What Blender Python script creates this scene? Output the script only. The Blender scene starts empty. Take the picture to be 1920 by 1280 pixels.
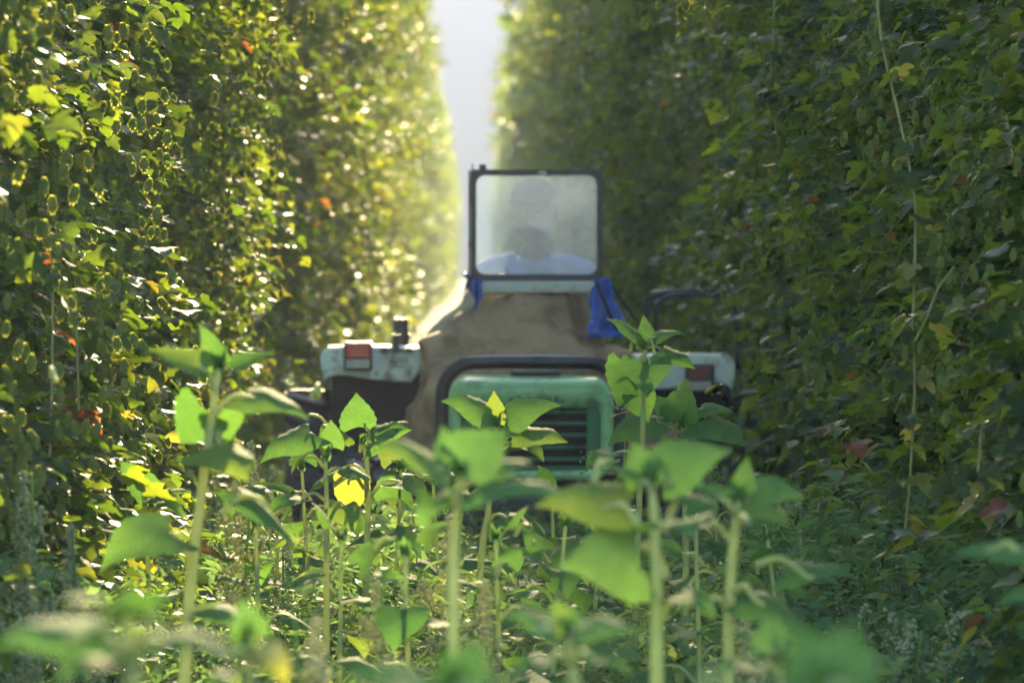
import bpy, bmesh, math, random
import numpy as np
from mathutils import Vector, Matrix, noise

R = math.radians
random.seed(11)
rng = np.random.default_rng(11)
scene = bpy.context.scene
COL = scene.collection

# ------------------------------------------------------------------ camera
CAMH = 1.3
FPX = 9000.0                     # focal length in pixels of the 1920 px wide photograph
VPX, HZY = 893.0, 500.0          # where the lane runs to, in the photograph
cam_d = bpy.data.cameras.new('camera')
cam_d.sensor_width = 36.0
cam_d.lens = FPX / 1920 * 36
cam_d.clip_start = 0.3
cam_d.clip_end = 9000
cam_d.dof.use_dof = True
cam_d.dof.focus_distance = 11.8
cam_d.dof.aperture_fstop = 6.6
cam = bpy.data.objects.new('camera', cam_d)
COL.objects.link(cam)
cam.location = (0, 0, CAMH)
cam.rotation_euler = (R(90) - math.atan((640 - HZY) / FPX), 0, -math.atan((960 - VPX) / FPX))
scene.camera = cam

# ------------------------------------------------------------------ light
SUN_AZ, SUN_EL = R(2.2), R(16.0)
world = bpy.data.worlds.new('World')
scene.world = world
world.use_nodes = True
wn, wl = world.node_tree.nodes, world.node_tree.links
wn.clear()
sky = wn.new('ShaderNodeTexSky')
sky.sky_type = 'NISHITA'
sky.sun_disc = False
sky.sun_elevation = SUN_EL
sky.sun_rotation = SUN_AZ
sky.air_density = 1.0
sky.dust_density = 1.2
sky.ozone_density = 1.6
bg = wn.new('ShaderNodeBackground')
bg.inputs['Strength'].default_value = 0.15
wo = wn.new('ShaderNodeOutputWorld')
wl.new(sky.outputs[0], bg.inputs['Color'])
wl.new(bg.outputs[0], wo.inputs['Surface'])
sun_d = bpy.data.lights.new('sun', 'SUN')
sun_d.energy = 4.8
sun_d.angle = R(0.53)
sun_d.color = (1.0, 0.80, 0.45)
sun = bpy.data.objects.new('sun', sun_d)
COL.objects.link(sun)
SDIR = Vector((math.sin(SUN_AZ) * math.cos(SUN_EL), math.cos(SUN_AZ) * math.cos(SUN_EL), math.sin(SUN_EL)))
sun.rotation_euler = SDIR.to_track_quat('Z', 'Y').to_euler()
sun.location = (2, 10, 12)

vs = scene.view_settings
vs.view_transform = 'Standard'
vs.look = 'None'
vs.exposure = 2.9
vs.gamma = 1.0
vs.use_curve_mapping = False
cy = scene.cycles
cy.max_bounces = 5
cy.diffuse_bounces = 2
cy.glossy_bounces = 2
cy.transmission_bounces = 5
cy.transparent_max_bounces = 8
cy.volume_bounces = 0
cy.sample_clamp_indirect = 6.0
cy.caustics_reflective = False
cy.caustics_refractive = False
cy.use_denoising = True
cy.use_adaptive_sampling = True
cy.adaptive_threshold = 0.02
cy.adaptive_min_samples = 12

# ------------------------------------------------------------------ materials
def new_mat(name):
    m = bpy.data.materials.new(name)
    m.use_nodes = True
    nt = m.node_tree
    nt.nodes.clear()
    out = nt.nodes.new('ShaderNodeOutputMaterial')
    return m, nt, out

def nd(nt, t, **kw):
    n = nt.nodes.new(t)
    for k, v in kw.items():
        setattr(n, k, v)
    return n

def ramp(nt, fac, stops):
    r = nt.nodes.new('ShaderNodeValToRGB')
    els = r.color_ramp.elements
    while len(els) < len(stops):
        els.new(0.5)
    for e, (p, c) in zip(els, stops):
        e.position = p
        e.color = (c[0], c[1], c[2], 1)
    if fac is not None:
        nt.links.new(fac, r.inputs['Fac'])
    return r

def leaf_rand(nt):
    g = nd(nt, 'ShaderNodeNewGeometry')
    o = nd(nt, 'ShaderNodeObjectInfo')
    a = nd(nt, 'ShaderNodeMath', operation='ADD')
    nt.links.new(g.outputs['Random Per Island'], a.inputs[0])
    nt.links.new(o.outputs['Random'], a.inputs[1])
    f = nd(nt, 'ShaderNodeMath', operation='FRACT')
    nt.links.new(a.outputs[0], f.inputs[0])
    return f.outputs[0]

def leaf_mat(name, stops, tstops, trans=0.42, rough=0.38, spec=0.5, veins=None, noise_scale=None):
    m, nt, out = new_mat(name)
    L = nt.links
    rnd = leaf_rand(nt)
    c1 = ramp(nt, rnd, stops).outputs[0]
    c2 = ramp(nt, rnd, tstops).outputs[0]
    p = nd(nt, 'ShaderNodeBsdfPrincipled')
    p.inputs['Roughness'].default_value = rough
    p.inputs['Specular IOR Level'].default_value = spec
    t = nd(nt, 'ShaderNodeBsdfTranslucent')
    mx = nd(nt, 'ShaderNodeMixShader')
    mx.inputs[0].default_value = trans
    tc = nd(nt, 'ShaderNodeTexCoord')
    nz = nd(nt, 'ShaderNodeTexNoise')
    nz.inputs['Scale'].default_value = noise_scale or 30
    nz.inputs['Detail'].default_value = 3
    L.new(tc.outputs['Object'], nz.inputs['Vector'])
    mr = nd(nt, 'ShaderNodeMapRange')
    mr.inputs['To Min'].default_value = 0.72
    mr.inputs['To Max'].default_value = 1.28
    L.new(nz.outputs['Fac'], mr.inputs['Value'])
    fac = mr.outputs[0]
    for c, sh in ((c1, p.inputs['Base Color']), (c2, t.inputs['Color'])):
        mul = nd(nt, 'ShaderNodeVectorMath', operation='SCALE')
        L.new(c, mul.inputs[0])
        L.new(fac, mul.inputs['Scale'])
        L.new(mul.outputs[0], sh)
    bp = nd(nt, 'ShaderNodeBump')
    bp.inputs['Strength'].default_value = 0.25
    bp.inputs['Distance'].default_value = 0.004
    if veins:
        # ribs that fan out from the midrib, in the blade's own coordinates
        sp = nd(nt, 'ShaderNodeSeparateXYZ')
        L.new(tc.outputs['Object'], sp.inputs[0])
        ab = nd(nt, 'ShaderNodeMath', operation='ABSOLUTE'); L.new(sp.outputs[0], ab.inputs[0])
        sl = nd(nt, 'ShaderNodeMath', operation='MULTIPLY'); L.new(ab.outputs[0], sl.inputs[0]); sl.inputs[1].default_value = -0.8
        ad = nd(nt, 'ShaderNodeMath', operation='ADD'); L.new(sl.outputs[0], ad.inputs[0]); L.new(sp.outputs[1], ad.inputs[1])
        ml = nd(nt, 'ShaderNodeMath', operation='MULTIPLY'); L.new(ad.outputs[0], ml.inputs[0]); ml.inputs[1].default_value = veins
        sn = nd(nt, 'ShaderNodeMath', operation='SINE'); L.new(ml.outputs[0], sn.inputs[0])
        pw = nd(nt, 'ShaderNodeMath', operation='POWER')
        sa = nd(nt, 'ShaderNodeMath', operation='ABSOLUTE'); L.new(sn.outputs[0], sa.inputs[0])
        L.new(sa.outputs[0], pw.inputs[0]); pw.inputs[1].default_value = 0.5
        hh = nd(nt, 'ShaderNodeMath', operation='ADD')
        L.new(pw.outputs[0], hh.inputs[0])
        L.new(nz.outputs['Fac'], hh.inputs[1])
        L.new(hh.outputs[0], bp.inputs['Height'])
        bp.inputs['Strength'].default_value = 0.5
    else:
        L.new(nz.outputs['Fac'], bp.inputs['Height'])
    L.new(bp.outputs[0], p.inputs['Normal'])
    L.new(p.outputs[0], mx.inputs[1])
    L.new(t.outputs[0], mx.inputs[2])
    L.new(mx.outputs[0], out.inputs['Surface'])
    return m

def plain(name, col, rough=0.5, metal=0.0, spec=0.5, dirt=None, dirt_col=(0.1, 0.07, 0.045), scale=8.0, amount=0.5, bump=0.0, bscale=40):
    m, nt, out = new_mat(name)
    L = nt.links
    p = nd(nt, 'ShaderNodeBsdfPrincipled')
    p.inputs['Roughness'].default_value = rough
    p.inputs['Metallic'].default_value = metal
    p.inputs['Specular IOR Level'].default_value = spec
    tc = nd(nt, 'ShaderNodeTexCoord')
    nz = nd(nt, 'ShaderNodeTexNoise')
    nz.inputs['Scale'].default_value = scale
    nz.inputs['Detail'].default_value = 6
    nz.inputs['Roughness'].default_value = 0.65
    L.new(tc.outputs['Object'], nz.inputs['Vector'])
    lo = 1 - amount
    r = ramp(nt, nz.outputs['Fac'], [(max(0.0, lo * 0.75), col), (min(1, lo * 0.75 + 0.16), dirt_col if dirt else [c * 0.8 for c in col])])
    L.new(r.outputs[0], p.inputs['Base Color'])
    if bump:
        n2 = nd(nt, 'ShaderNodeTexNoise')
        n2.inputs['Scale'].default_value = bscale
        n2.inputs['Detail'].default_value = 4
        L.new(tc.outputs['Object'], n2.inputs['Vector'])
        b = nd(nt, 'ShaderNodeBump')
        b.inputs['Strength'].default_value = bump
        b.inputs['Distance'].default_value = 0.01
        L.new(n2.outputs['Fac'], b.inputs['Height'])
        L.new(b.outputs[0], p.inputs['Normal'])
    L.new(p.outputs[0], out.inputs['Surface'])
    return m

M = {}
M['hop'] = leaf_mat('hop_leaf',
    [(0.0, (.008, .027, .010)), (.45, (.013, .040, .012)), (.85, (.022, .054, .013)), (.98, (.08, .11, .03)), (.996, (.16, .11, .03)), (1, (.2, .06, .025))],
    [(0.0, (.16, .28, .016)), (.5, (.29, .42, .02)), (.9, (.52, .56, .03)), (.97, (.42, .42, .04)), (.985, (.5, .3, .04)), (1, (.5, .12, .03))], trans=.36, rough=.52, spec=.22)
M['hop_near'] = leaf_mat('hop_leaf_veined',
    [(0.0, (.012, .03, .013)), (.5, (.018, .043, .015)), (.9, (.028, .058, .016)), (1, (.06, .075, .02))],
    [(0.0, (.15, .28, .016)), (.5, (.25, .4, .02)), (1, (.42, .5, .03))], trans=.36, rough=.5, spec=.26, veins=34, noise_scale=4)
M['hop_red'] = leaf_mat('hop_leaf_autumn', [(0, (.13, .03, .015)), (1, (.17, .08, .02))], [(0, (.6, .1, .03)), (1, (.6, .3, .05))], trans=.5)
M['hop_yellow'] = leaf_mat('hop_leaf_yellowing', [(0, (.07, .09, .02)), (1, (.15, .13, .03))], [(0, (.5, .5, .05)), (1, (.6, .5, .06))], trans=.5)
M['cone'] = leaf_mat('hop_cone', [(0, (.085, .15, .035)), (.8, (.14, .21, .05)), (1, (.22, .22, .07))], [(0, (.5, .56, .06)), (1, (.65, .6, .1))], trans=.52, rough=.5, spec=.3)
M['bine'] = leaf_mat('hop_bine', [(0, (.2, .21, .07)), (1, (.26, .24, .09))], [(0, (.4, .4, .08)), (1, (.46, .42, .1))], trans=.3, rough=.5)
M['bark'] = plain('old_bine', (.09, .07, .045), .8, bump=.4)
M['sun_leaf'] = leaf_mat('sunflower_leaf', [(0, (.065, .14, .045)), (.8, (.085, .17, .05)), (1, (.12, .19, .04))],
    [(0, (.10, .235, .03)), (.8, (.14, .28, .035)), (1, (.23, .31, .03))], trans=.44, rough=.75, spec=.1, veins=40, noise_scale=6)
M['sun_yellow'] = leaf_mat('sunflower_leaf_yellow', [(0, (.13, .16, .025)), (1, (.17, .18, .025))], [(0, (.33, .36, .025)), (1, (.38, .36, .025))], trans=.5, veins=40, noise_scale=6)
M['sun_stem'] = leaf_mat('sunflower_stem', [(0, (.28, .34, .13)), (1, (.32, .36, .14))], [(0, (.5, .58, .15)), (1, (.55, .58, .17))], trans=.4, rough=.6)
M['weed'] = leaf_mat('weed_leaf', [(0, (.09, .17, .07)), (.7, (.12, .21, .08)), (1, (.16, .23, .08))], [(0, (.18, .33, .08)), (.8, (.26, .4, .08)), (1, (.42, .46, .08))], trans=.42, rough=.65, spec=.1)
M['spike'] = leaf_mat('weed_seed_spike', [(0, (.28, .36, .19)), (1, (.38, .43, .25))], [(0, (.34, .4, .12)), (1, (.5, .48, .2))], trans=.4, rough=.7, spec=.2)
M['straw'] = leaf_mat('weed_straw', [(0, (.42, .44, .2)), (1, (.52, .5, .25))], [(0, (.55, .52, .2)), (1, (.6, .56, .25))], trans=.4, rough=.7, spec=.2)
M['mint'] = plain('faded_green_paint', (.66, .78, .66), .45, dirt=True, dirt_col=(.2, .14, .09), scale=16, amount=.3, bump=.05)
M['hood'] = plain('green_bonnet_paint', (.28, .6, .26), .4, dirt=True, dirt_col=(.16, .27, .14), scale=11, amount=.34, bump=.03)
M['grille'] = plain('grille_green', (.03, .17, .055), .5, dirt=True, dirt_col=(.03, .05, .03), scale=14, amount=.3)
M['black'] = plain('black_paint', (.018, .018, .022), .38, dirt=True, dirt_col=(.05, .043, .035), scale=12, amount=.3)
M['rubber'] = plain('tyre_rubber', (.016, .017, .02), .5, dirt=True, dirt_col=(.035, .03, .025), scale=7, amount=.3, bump=.2)
M['dark'] = plain('engine_dark', (.012, .012, .012), .7, dirt=True, dirt_col=(.025, .021, .016), scale=10, amount=.4, bump=.2)
M['steel'] = plain('worn_steel', (.3, .29, .27), .45, metal=.7, dirt=True, scale=12, amount=.4)
M['canvas'] = plain('brown_canvas', (.36, .26, .15), .85, spec=.2, dirt=True, dirt_col=(.2, .145, .085), scale=4.2, amount=.45, bump=.5, bscale=16)
M['canvas2'] = plain('olive_canvas', (.3, .31, .22), .85, spec=.2, dirt=True, dirt_col=(.12, .115, .08), scale=5, amount=.4, bump=.3, bscale=16)
M['white_bar'] = plain('dusty_white_paint', (.5, .52, .46), .55, dirt=True, dirt_col=(.28, .24, .17), scale=9, amount=.35)
M['blue'] = plain('blue_tarpaulin', (.03, .09, .42), .4, amount=.4, scale=9, bump=.3, bscale=18)
M['orange'] = plain('orange_red_lens', (.55, .07, .035), .25, amount=.4, scale=20)
M['orange_dark'] = plain('dark_red_lens', (.2, .045, .03), .5, dirt=True, scale=20, amount=.4)  # darker red than the left lamp's lens
M['clear'] = plain('clear_lens', (.38, .37, .35), .2, amount=.4, scale=20)
M['skin'] = plain('skin', (.2, .115, .085), .5, amount=.4, scale=20)
M['shirt'] = plain('light_blue_shirt', (.15, .28, .62), .8, spec=.2, amount=.4, scale=10, bump=.3, bscale=14)
M['trousers'] = plain('dark_trousers', (.05, .06, .09), .85, spec=.2, amount=.4)
M['cap'] = plain('blue_cap', (.02, .03, .07), .9, spec=.05, amount=.4)
M['hair'] = plain('grey_hair', (.12, .11, .1), .6, amount=.5, scale=60)
M['eye'] = plain('eye_dark', (.03, .025, .02), .2)
M['grime'] = plain('worn_lettering', (.16, .19, .16), .6, amount=.5, scale=40)

def soil_mat():
    m, nt, out = new_mat('weedy_soil')
    L = nt.links
    p = nd(nt, 'ShaderNodeBsdfPrincipled')
    p.inputs['Roughness'].default_value = .95
    tc = nd(nt, 'ShaderNodeTexCoord')
    n1 = nd(nt, 'ShaderNodeTexNoise'); n1.inputs['Scale'].default_value = 3; n1.inputs['Detail'].default_value = 8
    L.new(tc.outputs['Object'], n1.inputs['Vector'])
    r = ramp(nt, n1.outputs['Fac'], [(.3, (.05, .038, .024)), (.5, (.085, .07, .042)), (.62, (.06, .085, .028)), (.75, (.08, .11, .035))])
    L.new(r.outputs[0], p.inputs['Base Color'])
    b = nd(nt, 'ShaderNodeBump'); b.inputs['Strength'].default_value = .8; b.inputs['Distance'].default_value = .05
    n2 = nd(nt, 'ShaderNodeTexNoise'); n2.inputs['Scale'].default_value = 14; n2.inputs['Detail'].default_value = 6
    L.new(tc.outputs['Object'], n2.inputs['Vector'])
    L.new(n2.outputs['Fac'], b.inputs['Height'])
    L.new(b.outputs[0], p.inputs['Normal'])
    L.new(p.outputs[0], out.inputs['Surface'])
    return m
M['soil'] = soil_mat()

def glass_mat():
    m, nt, out = new_mat('dusty_sky_tinted_glass')
    L = nt.links
    tr = nd(nt, 'ShaderNodeBsdfTransparent'); tr.inputs[0].default_value = (.93, .96, .97, 1)
    df = nd(nt, 'ShaderNodeBsdfDiffuse'); df.inputs[0].default_value = (.52, .66, .92, 1)  # dust coloured blue to stand for sky reflected in the pane
    tl = nd(nt, 'ShaderNodeBsdfTranslucent'); tl.inputs[0].default_value = (.52, .66, .92, 1)
    dust_sky = nd(nt, 'ShaderNodeMixShader'); dust_sky.inputs[0].default_value = .15
    L.new(df.outputs[0], dust_sky.inputs[1]); L.new(tl.outputs[0], dust_sky.inputs[2])
    gl = nd(nt, 'ShaderNodeBsdfGlossy'); gl.inputs['Roughness'].default_value = .06
    mx = nd(nt, 'ShaderNodeMixShader')
    tc = nd(nt, 'ShaderNodeTexCoord')
    nz = nd(nt, 'ShaderNodeTexNoise'); nz.inputs['Scale'].default_value = 7; nz.inputs['Detail'].default_value = 5
    L.new(tc.outputs['Object'], nz.inputs['Vector'])
    mr = nd(nt, 'ShaderNodeMapRange'); mr.inputs['From Min'].default_value = .3; mr.inputs['From Max'].default_value = .7
    mr.inputs['To Min'].default_value = .20; mr.inputs['To Max'].default_value = .27
    L.new(nz.outputs['Fac'], mr.inputs['Value'])
    L.new(mr.outputs[0], mx.inputs[0])
    L.new(tr.outputs[0], mx.inputs[1]); L.new(dust_sky.outputs[0], mx.inputs[2])
    m2 = nd(nt, 'ShaderNodeMixShader')
    fr = nd(nt, 'ShaderNodeFresnel'); fr.inputs[0].default_value = 1.45
    L.new(fr.outputs[0], m2.inputs[0])
    L.new(mx.outputs[0], m2.inputs[1]); L.new(gl.outputs[0], m2.inputs[2])
    L.new(m2.outputs[0], out.inputs['Surface'])
    return m
M['glass'] = glass_mat()

# ------------------------------------------------------------------ helpers
def link(name, data, parent=None, mat=None):
    o = bpy.data.objects.new(name, data)
    COL.objects.link(o)
    if parent is not None:
        o.parent = parent
    if mat is not None and data is not None and not data.materials:
        data.materials.append(mat)
    return o

def tag(o, label=None, cat=None, group=None, kind=None):
    if label: o['label'] = label
    if cat: o['category'] = cat
    if group: o['group'] = group
    if kind: o['kind'] = kind
    return o

def empty(name, loc=(0, 0, 0), rz=0.0):
    o = bpy.data.objects.new(name, None)
    o.empty_display_size = .1
    COL.objects.link(o)
    o.location = loc
    o.rotation_euler = (0, 0, rz)
    return o

def mesh_tris(name, V, F, smooth=False):
    V = np.asarray(V, dtype=np.float32); F = np.asarray(F, dtype=np.int32)
    me = bpy.data.meshes.new(name)
    me.vertices.add(len(V)); me.vertices.foreach_set('co', V.ravel())
    k = F.shape[1]
    me.loops.add(F.size); me.loops.foreach_set('vertex_index', F.ravel())
    me.polygons.add(len(F))
    me.polygons.foreach_set('loop_start', np.arange(0, F.size, k, dtype=np.int32))
    me.polygons.foreach_set('loop_total', np.full(len(F), k, dtype=np.int32))
    if smooth:
        me.polygons.foreach_set('use_smooth', np.ones(len(F), dtype=bool))
    me.update(calc_edges=True)
    return me

def bm_mesh(bm, name='mesh', smooth=False, recalc=True):
    if recalc:
        bmesh.ops.recalc_face_normals(bm, faces=bm.faces)
    me = bpy.data.meshes.new(name)
    bm.to_mesh(me); bm.free()
    if smooth:
        for p in me.polygons: p.use_smooth = True
    return me

def frames(d, up, roll=None):
    """rotation matrices with local Y along d and local Z near up; arrays (N,3)"""
    d = d / np.linalg.norm(d, axis=1, keepdims=True)
    x = np.cross(d, up); n = np.linalg.norm(x, axis=1, keepdims=True); n[n < 1e-5] = 1
    x = x / n
    z = np.cross(x, d)
    if roll is not None:
        c, s = np.cos(roll)[:, None], np.sin(roll)[:, None]
        x, z = x * c + z * s, z * c - x * s
    return np.stack([x, d, z], axis=2)          # columns are the axes

def scatter(tv, tf, Rm, S, P):
    tv = np.asarray(tv, float); tf = np.asarray(tf, int)
    S = np.asarray(S, float)
    if S.ndim == 1: S = np.repeat(S[:, None], 3, axis=1)
    V = np.einsum('nij,nkj->nki', Rm, tv[None] * S[:, None, :]) + P[:, None, :]
    n, k = len(P), len(tv)
    F = (tf[None] + (np.arange(n) * k)[:, None, None]).reshape(-1, tf.shape[1])
    return V.reshape(-1, 3), F

def join(parts):
    Vs, Fs, o = [], [], 0
    for V, F in parts:
        Vs.append(V); Fs.append(np.asarray(F) + o); o += len(V)
    return np.concatenate(Vs), np.concatenate(Fs)

def tube(pts, rad, sides=6, closed_ends=True):
    pts = np.asarray(pts, float); n = len(pts)
    rad = np.full(n, rad) if np.isscalar(rad) else np.asarray(rad, float)
    tan = np.gradient(pts, axis=0); tan /= np.linalg.norm(tan, axis=1, keepdims=True) + 1e-9
    ref = np.array([0.3, 1, 0.2]) if abs(tan[0][2]) > .7 else np.array([0, 0, 1.0])
    V = []
    x = np.cross(tan[0], ref)
    for i in range(n):
        x = x - tan[i] * np.dot(x, tan[i]); x /= np.linalg.norm(x) + 1e-9
        y = np.cross(tan[i], x)
        for k in range(sides):
            a = 2 * math.pi * k / sides
            V.append(pts[i] + rad[i] * (math.cos(a) * x + math.sin(a) * y))
    F = []
    for i in range(n - 1):
        for k in range(sides):
            a, b = i * sides + k, i * sides + (k + 1) % sides
            c, d = a + sides, b + sides
            F += [(a, b, d), (a, d, c)]
    if closed_ends:
        for e in (0, (n - 1) * sides):
            for k in range(1, sides - 1):
                F.append((e, e + k, e + k + 1))
    return np.array(V), np.array(F)

def smooth_path(ctrl, n=24):
    """Catmull-Rom through control points"""
    P = [np.array(p, float) for p in ctrl]
    P = [2 * P[0] - P[1]] + P + [2 * P[-1] - P[-2]]
    out = []
    seg = len(P) - 3
    for i in range(n):
        t = i / (n - 1) * seg
        k = min(int(t), seg - 1); t -= k
        a, b, c, d = P[k:k + 4]
        out.append(.5 * ((2 * b) + (-a + c) * t + (2 * a - 5 * b + 4 * c - d) * t * t + (-a + 3 * b - 3 * c + d) * t ** 3))
    return np.array(out)

def at(px, py, D):
    """a point of the place from its spot in the photograph and its distance"""
    return Vector(((px - VPX) / FPX * D, D, CAMH - (py - HZY) / FPX * D))

# ------------------------------------------------------------------ setting
def gz(x, y):
    return 0.03 * noise.noise(Vector((x * .9, y * .9, 0))) if y < 60 else 0.0

def build_ground():
    xs = np.concatenate([[-440, -200, -60], np.arange(-6, 6.01, .25), [60, 200, 440]])
    ys = np.concatenate([[-95, -20], np.arange(0, 60, .35), [62, 100, 200, 400, 860]])
    V = [(x, y, gz(x, y) if abs(x) < 7 and 0 <= y < 60 else 0.0) for y in ys for x in xs]
    nx = len(xs)
    F = [(j * nx + i, j * nx + i + 1, (j + 1) * nx + i + 1, (j + 1) * nx + i) for j in range(len(ys) - 1) for i in range(nx - 1)]
    me = mesh_tris('ground', V, F, True)
    o = link('ground', me, None, M['soil'])
    tag(o, 'weedy soil of the lane between the hop rows', kind='structure')
build_ground()

# ------------------------------------------------------------------ hop leaves and cones
def hop_leaf(detail):
    # outline of one half, from the stalk round to the tip
    if detail:
        half = [(.10, -.10), (.24, -.13), (.33, -.02), (.47, .04), (.50, .13), (.62, .25), (.585, .33), (.60, .47), (.45, .44), (.36, .40), (.27, .46), (.30, .56), (.345, .62), (.29, .72), (.235, .78), (.17, .88), (.09, .93)]
    else:
        half = [(.20, -.12), (.47, .03), (.60, .44), (.28, .44), (.32, .64), (.16, .87)]
    ribs = [(0, 0), (0, .35), (0, .68), (0, 1.0)]
    def zf(x, y):
        return .22 * abs(x) - .30 * y * y + .05 * y - (.10 * abs(x) * abs(x))
    V = [(x, y, zf(x, y)) for x, y in ribs]
    F = []
    for s in (1, -1):
        b = len(V)
        V += [(s * x, y, zf(x, y) + (.03 * math.sin(9 * y + 5 * x * s))) for x, y in half]
        chain = [0] + list(range(b, b + len(half))) + [3]
        for i in range(len(chain) - 1):
            p, q = chain[i], chain[i + 1]
            ym = (V[p][1] + V[q][1]) / 2
            r = 1 if ym < .46 else 2
            if p == 0: r = 1
            if q == 3: r = 2
            t = (r, p, q) if s > 0 else (r, q, p)
            F.append(t)
        # fill between the two rib hubs
        sw = min(range(b, b + len(half)), key=lambda i: abs(V[i][1] - .46) + abs(V[i][0]) * .5)
        # boundary vertex where the hub changes
        for i in range(len(chain) - 1):
            p, q = chain[i], chain[i + 1]
            r0 = 1 if (V[p][1] + V[q][1]) / 2 < .46 or p == 0 else 2
            if i + 2 < len(chain):
                p2, q2 = chain[i + 1], chain[i + 2]
                r1 = 1 if (V[p2][1] + V[q2][1]) / 2 < .46 else 2
                if q2 == 3: r1 = 2
                if r0 != r1:
                    F.append((1, q, 2) if s > 0 else (1, 2, q))
    return np.array(V), np.array(F)

HL_V, HL_F = hop_leaf(False)
HD_V, HD_F = hop_leaf(True)

def cone_template(rows, per):
    """a hop cone hanging down -Z from the origin: overlapping papery bracts"""
    V, F = [], []
    for r in range(rows):
        t = (r + .35) / rows
        z0 = -t * .86
        rad = .30 * math.sin(math.pi * min(1, .16 + t * .80)) ** .8
        L = .36
        for k in range(per):
            a = 2 * math.pi * (k + .5 * (r % 2)) / per
            w = math.pi / per * 1.25
            b = len(V)
            for da, dr, dz in ((-w, .72, .10), (w, .72, .10), (w * .8, 1.08, -L * .5), (-w * .8, 1.08, -L * .5), (0, 1.0, -L)):
                V.append((rad * dr * math.cos(a + da), rad * dr * math.sin(a + da), z0 + dz))
            F += [(b, b + 1, b + 2), (b, b + 2, b + 3), (b + 3, b + 2, b + 4)]
    b = len(V); m = 6
    rings = [(.02, .0), (.15, -.14), (.2, -.4), (.15, -.75), (.02, -.98)]
    for rr, zz in rings:
        V += [(rr * math.cos(6.283 * k / m), rr * math.sin(6.283 * k / m), zz) for k in range(m)]
    for i in range(len(rings) - 1):
        for k in range(m):
            p, q = b + i * m + k, b + i * m + (k + 1) % m
            F += [(p, q, q + m), (p, q + m, p + m)]
    return np.array(V), np.array(F)
CN_V, CN_F = cone_template(5, 5)        # near
CF_V, CF_F = cone_template(3, 4)        # the mass

def unit(v):
    return v / (np.linalg.norm(v, axis=-1, keepdims=True) + 1e-9)

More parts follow.
